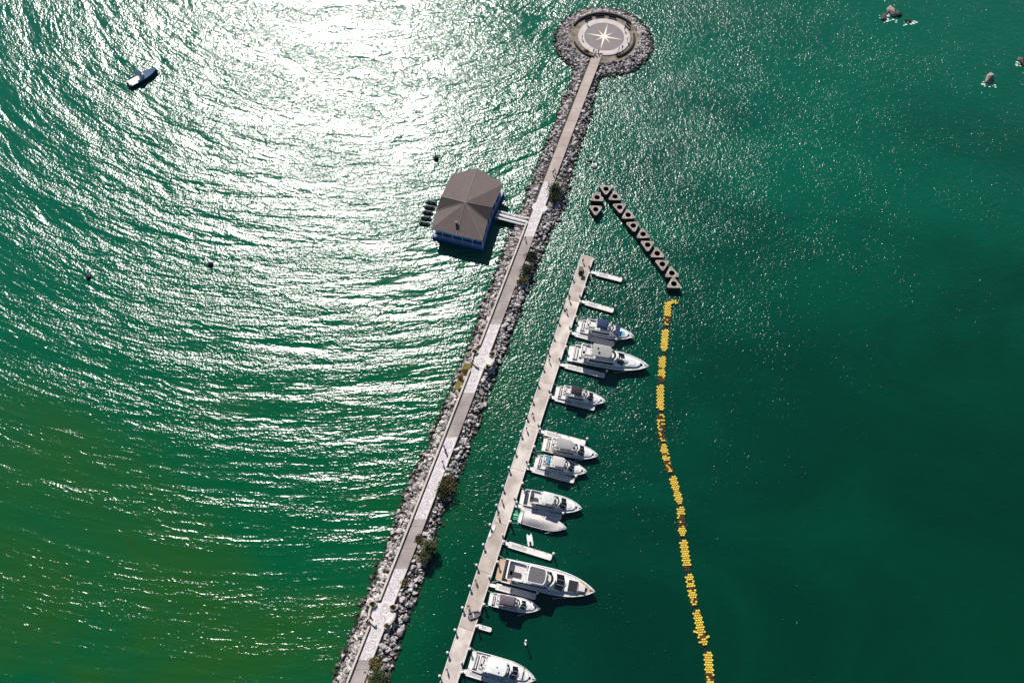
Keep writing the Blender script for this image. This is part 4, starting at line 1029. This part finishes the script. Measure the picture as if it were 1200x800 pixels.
# ------------------------------------------------------------------ yellow floating boom
SEG = [((795, 354), (784.5, 353), 'short yellow float turned across the head of the boom'), ((783, 353), (781.5, 381), 'first long yellow float, its lower end fouled brown'), ((780, 385.5), (778, 411.5), 'clean yellow float second from the boom head, level with the grey-topped yacht'),
 ((776.5, 417), (775, 447), 'yellow float with a small red-brown patch, just above a plain one'), ((774, 450.5), (773.8, 480.6), 'clean yellow float level with the black-canopied yacht'), ((774, 485), (776, 517), 'most fouled float, brown along nearly its whole length'),
 ((776.6, 520), (784.7, 553), 'slanting yellow float with two dark patches at mid boom'), ((788, 557.5), (797, 590.6), 'yellow float with one small brown patch where the boom bends down'), ((797.5, 593), (800, 628), 'yellow float with a brown-stained middle below the bend'),
 ((800.5, 632), (806, 668), 'yellow float clean but for a dark lower corner'), ((807, 672), (814, 709), 'yellow float with three small rust patches'), ((816, 714), (825, 756), 'yellow float with small side arms sticking out'), ((829.5, 763), (833.5, 812), 'lowest yellow float, cut by the foot of the photo')]
FOUL = [[], [(.62, .95, .9)], [], [(.45, .58, .6), (.83, .97, .7)], [], [(.08, .22, .7), (.3, .45, .75), (.5, .95, .8)], [(.02, .12, .4), (.32, .45, .6), (.58, .9, .7)], [(.5, .60, .8)], [(.28, .74, .7)], [(.84, .99, .8)], [(.2, .32, .6), (.46, .58, .6), (.8, .92, .6)], [(.1, .2, .25), (.7, .86, .6)], [(.5, .7, .6)]]
GRP = 'yellow floats strung along the boom'
for i, (a, b_, lab) in enumerate(SEG):
    p, q = at(*a, .3), at(*b_, .3); d = q-p; L_ = d.length; an = math.atan2(d.y, d.x); e = empty('boom_float', (p.x, p.y, 0), an, lab, 'float', GRP)
    W_ = 1.72 if i else 1.1; nc = 3 if i else 2; cw = W_/nc*.94; pitch = cw*.90; nn = max(2, int(L_/pitch)); b = MB()
    fouled = []
    for r_ in range(nn):
        for c_ in range(nc+1):
            off = 0 if r_ % 2 else .5
            if r_ % 2 == 0 and c_ == nc: continue
            y_ = (c_+off-nc/2)*cw
            if r_ in (0, nn-1) and c_ in (0, nc): continue
            t = (r_+.5)/nn; fou = any(f0 <= t <= f1 and random.random() < fr for f0, f1, fr in FOUL[i])
            x_ = (r_+.5)*L_/nn; hz_ = .42+random.uniform(-.05, .05)-(.16 if fou else 0)
            hx = [(x_+.495*cw*math.cos(k*math.pi/4+math.pi/8)*.93, y_+.50*cw*math.sin(k*math.pi/4+math.pi/8)*1.0) for k in range(8)]
            nf = len(b.f); b.prism(hx, -.15, hz_, .07)
            if fou: fouled += range(nf, len(b.f))
    fo = b.build('float_cubes', M['yellow'], e); fo.data.materials.append(M['brown'])
    for q_ in fouled: fo.data.polygons[q_].material_index = 1
    b = MB(); b.box((L_/2, 0, .02), (L_+.5, W_*.86, .16)); b.build('base_net', M['bfloat'], e)
    if i == 11:
        for t, s_ in ((.60, -1), (.78, 1)):
            b = MB(); b.box((L_*t, s_*(W_/2+.4), .2), (.45, .9, .3), .3*s_); b.build('side_arm', M['yellow'], e)
    if 0 < i < len(SEG)-1:
        p2 = at(*SEG[i+1][0], .3); d2 = Matrix.Rotation(-an, 3, 'Z') @ (p2-q)
        for s_ in (-.45, .45):
            b = MB(); b.tube([(L_-.1, s_, .1), (L_+d2.x, s_+d2.y, .1)], .09, 5); b.build('coupling', M['bfloat'], e)

# ------------------------------------------------------------------ people
def skin_mesh(name, verts, edges, radii, root=0, sub=1):
    me = bpy.data.meshes.new(name); me.from_pydata(verts, edges, []); o = bpy.data.objects.new(name, me); COL.objects.link(o)
    m = o.modifiers.new('s', 'SKIN'); me.update()
    for i, r in enumerate(radii): me.skin_vertices[0].data[i].radius = (r, r) if not isinstance(r, tuple) else r
    me.skin_vertices[0].data[root].use_root = True
    s = o.modifiers.new('d', 'SUBSURF'); s.levels = sub; s.render_levels = sub
    dg = bpy.context.evaluated_depsgraph_get(); dg.update(); nm = bpy.data.meshes.new_from_object(o.evaluated_get(dg)); bpy.data.objects.remove(o); nm.shade_smooth(); return nm
def person_meshes(st):
    # st: stride of the legs (m)
    V_ = [(0, 0, .95), (0, 0, 1.2), (0, 0, 1.42), (0, .01, 1.52), (0, .02, 1.62), (0, .02, 1.74)]; Rr = [(.15, .10), (.13, .09), (.15, .09), .05, .085, .07]; E = [(0, 1), (1, 2), (2, 3), (3, 4), (4, 5)]
    for s in (-1, 1):
        k = len(V_); V_ += [(s*.10, 0, .88), (s*.11, st*s*.5, .5), (s*.11, st*s*.9-.04, .09), (s*.11, st*s*.9+.14, .04)]; Rr += [.095, .062, .042, .035]; E += [(0, k), (k, k+1), (k+1, k+2), (k+2, k+3)]
        k = len(V_); V_ += [(s*.19, 0, 1.40), (s*.25, -s*st*.25, 1.13), (s*.26, -s*st*.6+.05, .90), (s*.26, -s*st*.7+.08, .80)]; Rr += [.055, .042, .03, .028]; E += [(2, k), (k, k+1), (k+1, k+2), (k+2, k+3)]
    body = skin_mesh('body', V_, E, Rr)
    Sv = [(0, 0, .93), (0, 0, 1.2), (0, 0, 1.43)]; Sr = [(.165, .12), (.148, .108), (.16, .105)]; Se = [(0, 1), (1, 2)]
    for s in (-1, 1):
        k = len(Sv); Sv += [(s*.19, 0, 1.41), (s*.235, -s*st*.16, 1.2)]; Sr += [.07, .06]; Se += [(2, k), (k, k+1)]
    shirt = skin_mesh('shirt', Sv, Se, Sr)
    Tv = [(0, 0, .95)]; Tr = [(.16, .12)]; Te = []
    for s in (-1, 1):
        k = len(Tv); Tv += [(s*.10, 0, .86), (s*.11, st*s*.5, .5), (s*.11, st*s*.85-.035, .16)]; Tr += [.11, .08, .06]; Te += [(0, k), (k, k+1), (k+1, k+2)]
    tr = skin_mesh('trousers', Tv, Te, Tr)
    hair = skin_mesh('hair', [(0, -.02, 1.66), (0, 0, 1.77)], [(0, 1)], [.092, .075])
    return body, shirt, tr, hair
PM = [person_meshes(.05), person_meshes(.32)]
mcache = {}
def pm(i, j, mm):
    if (i, j, mm) not in mcache: x = PM[i][j].copy(); x.materials.clear(); x.materials.append(M[mm]); mcache[(i, j, mm)] = x
    return mcache[(i, j, mm)]
def person(px, py, z, rz, shirt, trs, lab, walk=1):
    c = at(px, py, z); e = empty('person', (c.x, c.y, z), rz, lab, 'person')
    for nm, mm, j in (('body', 'skin', 0), ('shirt', shirt, 1), ('trousers', trs, 2), ('hair', 'hair', 3)):
        o = bpy.data.objects.new(nm, pm(walk, j, mm)); COL.objects.link(o); o.parent = e
    e.scale = (1.02,)*3
ZP = ZW+.015
PEOPLE = [(648, 204, ZP, 'dark', 'dark', 'person in dark clothes walking the breakwater beside the largest shrub', 1), (650, 201.5, ZP, 'bluec', 'dark', 'person in blue just behind another beside the largest shrub', 1),
 (615.5, 281, ZP, 'dark', 'dark', 'person in dark clothes on the walkway just below the gangway', 1), (520.5, 524, ZP, 'dark', 'bluec', 'person in a dark shirt at the head of the long mosaic stretch', 1),
 (522.5, 528, ZP, 'dark', 'dark', 'person in all dark clothes beside another near the head of the long mosaic stretch', 0), (519, 542, ZP, 'dark', 'dark', 'person walking alone on the long mosaic stretch', 1),
 (683, 307, .92, 'dark', 'dark', 'person in dark clothes standing at the head of the dock', 0), (667, 352, .92, 'dark', 'dark', 'person on the dock level with the second finger pontoon', 0),
 (663.5, 365, .92, 'red', 'dark', 'person in red on the dock above the blue-canopied yacht', 1), (643.5, 423, .92, 'dark', 'bluec', 'person in a dark shirt on the dock beside the grey-topped yacht', 0),
 (624, 486, .92, 'red', 'dark', 'person in red on the dock below the black-canopied yacht', 1), (617, 503, .92, 'dark', 'dark', 'person in dark clothes on the dock level with the rounded-hardtop yacht', 0),
 (588.5, 587, .92, 'dark', 'dark', 'person in dark clothes on the dock edge beside the dark-seated yacht', 0), (584, 604, .92, 'red', 'red', 'person all in red on the dock beside the cream-covered boat', 1),
 (557.5, 680, .92, 'dark', 'dark', 'person in dark clothes on the dock beside the largest yacht', 0), (549, 710, .92, 'red', 'dark', 'person in red on the dock beside the plum-canopied yacht', 1),
 (524, 784, .92, 'dark', 'dark', 'person in dark clothes lowest on the dock', 0),
 (698, 64, ZP, 'dark', 'dark', 'person in dark clothes at the walkway mouth of the plaza', 1), (701, 63, ZP, 'white', 'dark', 'person in a white shirt at the walkway mouth of the plaza', 0), (695.5, 62, ZP, 'bluec', 'dark', 'person in blue at the walkway mouth of the plaza', 0),
 (682, 46, ZP, 'dark', 'dark', 'person on the left edge of the compass plaza', 0), (688, 29, ZP, 'dark', 'dark', 'person on the upper left of the compass plaza', 0), (732, 36, ZP, 'dark', 'dark', 'person on the upper right of the compass plaza', 0),
 (735, 49, ZP, 'red', 'dark', 'person in red on the right edge of the compass plaza', 0), (725, 60, ZP, 'dark', 'dark', 'person on the lower right of the compass plaza', 0), (729, 58, ZP, 'dark', 'bluec', 'person in blue trousers on the lower right of the compass plaza', 0)]
for px, py, z, s1, s2, lab, wk in PEOPLE: person(px, py, z, random.uniform(0, 6.28), s1, s2, lab, wk)
# parked service cart and crates on the dock head
c = at(680.5, 318, .92); e = empty('service_cart', (c.x, c.y, .92), dang+R(8), 'dark service cart with white panel parked on the dock head', 'cart')
b = MB(); b.box((0, 0, .45), (2.3, 1.15, .3)); b.box((-.65, 0, .75), (.9, 1.1, .35)); b.build('body', M['dark'], e)
b = MB(); b.box((.45, 0, .75), (.5, 1.0, .3)); b.box((.22, 0, 1.05), (.1, 1.0, .5)); b.build('seat', M['dseat'], e)
b = MB(); b.box((.3, 0, 1.85), (1.4, 1.15, .07)); b.build('canopy', M['dgrey'], e)
for sx in (-.35, .9):
    for sy in (-.5, .5): b = MB(); b.tube([(sx, sy, .6), (sx, sy, 1.84)], .03, 4); b.build('post', M['steel'], e)
for sx in (-.75, .75):
    for sy in (-.55, .55):
        b = MB(); b.rings([[(sx+.24*math.cos(k*math.pi/6), sy+o_, .24+.24*math.sin(k*math.pi/6)) for k in range(12)] for o_ in (-.09, .09)]); b.build('wheel', M['black'], e)
# dock boxes (power pedestals) at the roots of the fingers
for i, (a, b_, lab, short) in enumerate(FING):
    if short: continue
    p = at(*a, .92); t = (p-DL0).dot(ax); q = dpt(t-1.6, DW-.55)
    near = lab.replace('topmost white ', 'topmost ').split(',')[0].replace('finger pontoon','finger')
    e = empty('power_pedestal', (q.x, q.y, .92), dang, 'pedestal at the root of the '+near, 'pedestal', 'service pedestals along the dock')
    b = MB(); b.box((0, 0, .5), (.35, .35, 1.0), taper=.9); b.build('cabinet', M['pile'], e); b = MB(); b.box((0, 0, 1.06), (.42, .42, .1), taper=.8); b.build('lid', M['gel2'], e)
# lamp posts on the walkway (thin, as far as the photo shows)
if used is False: bpy.data.objects.remove(PP)
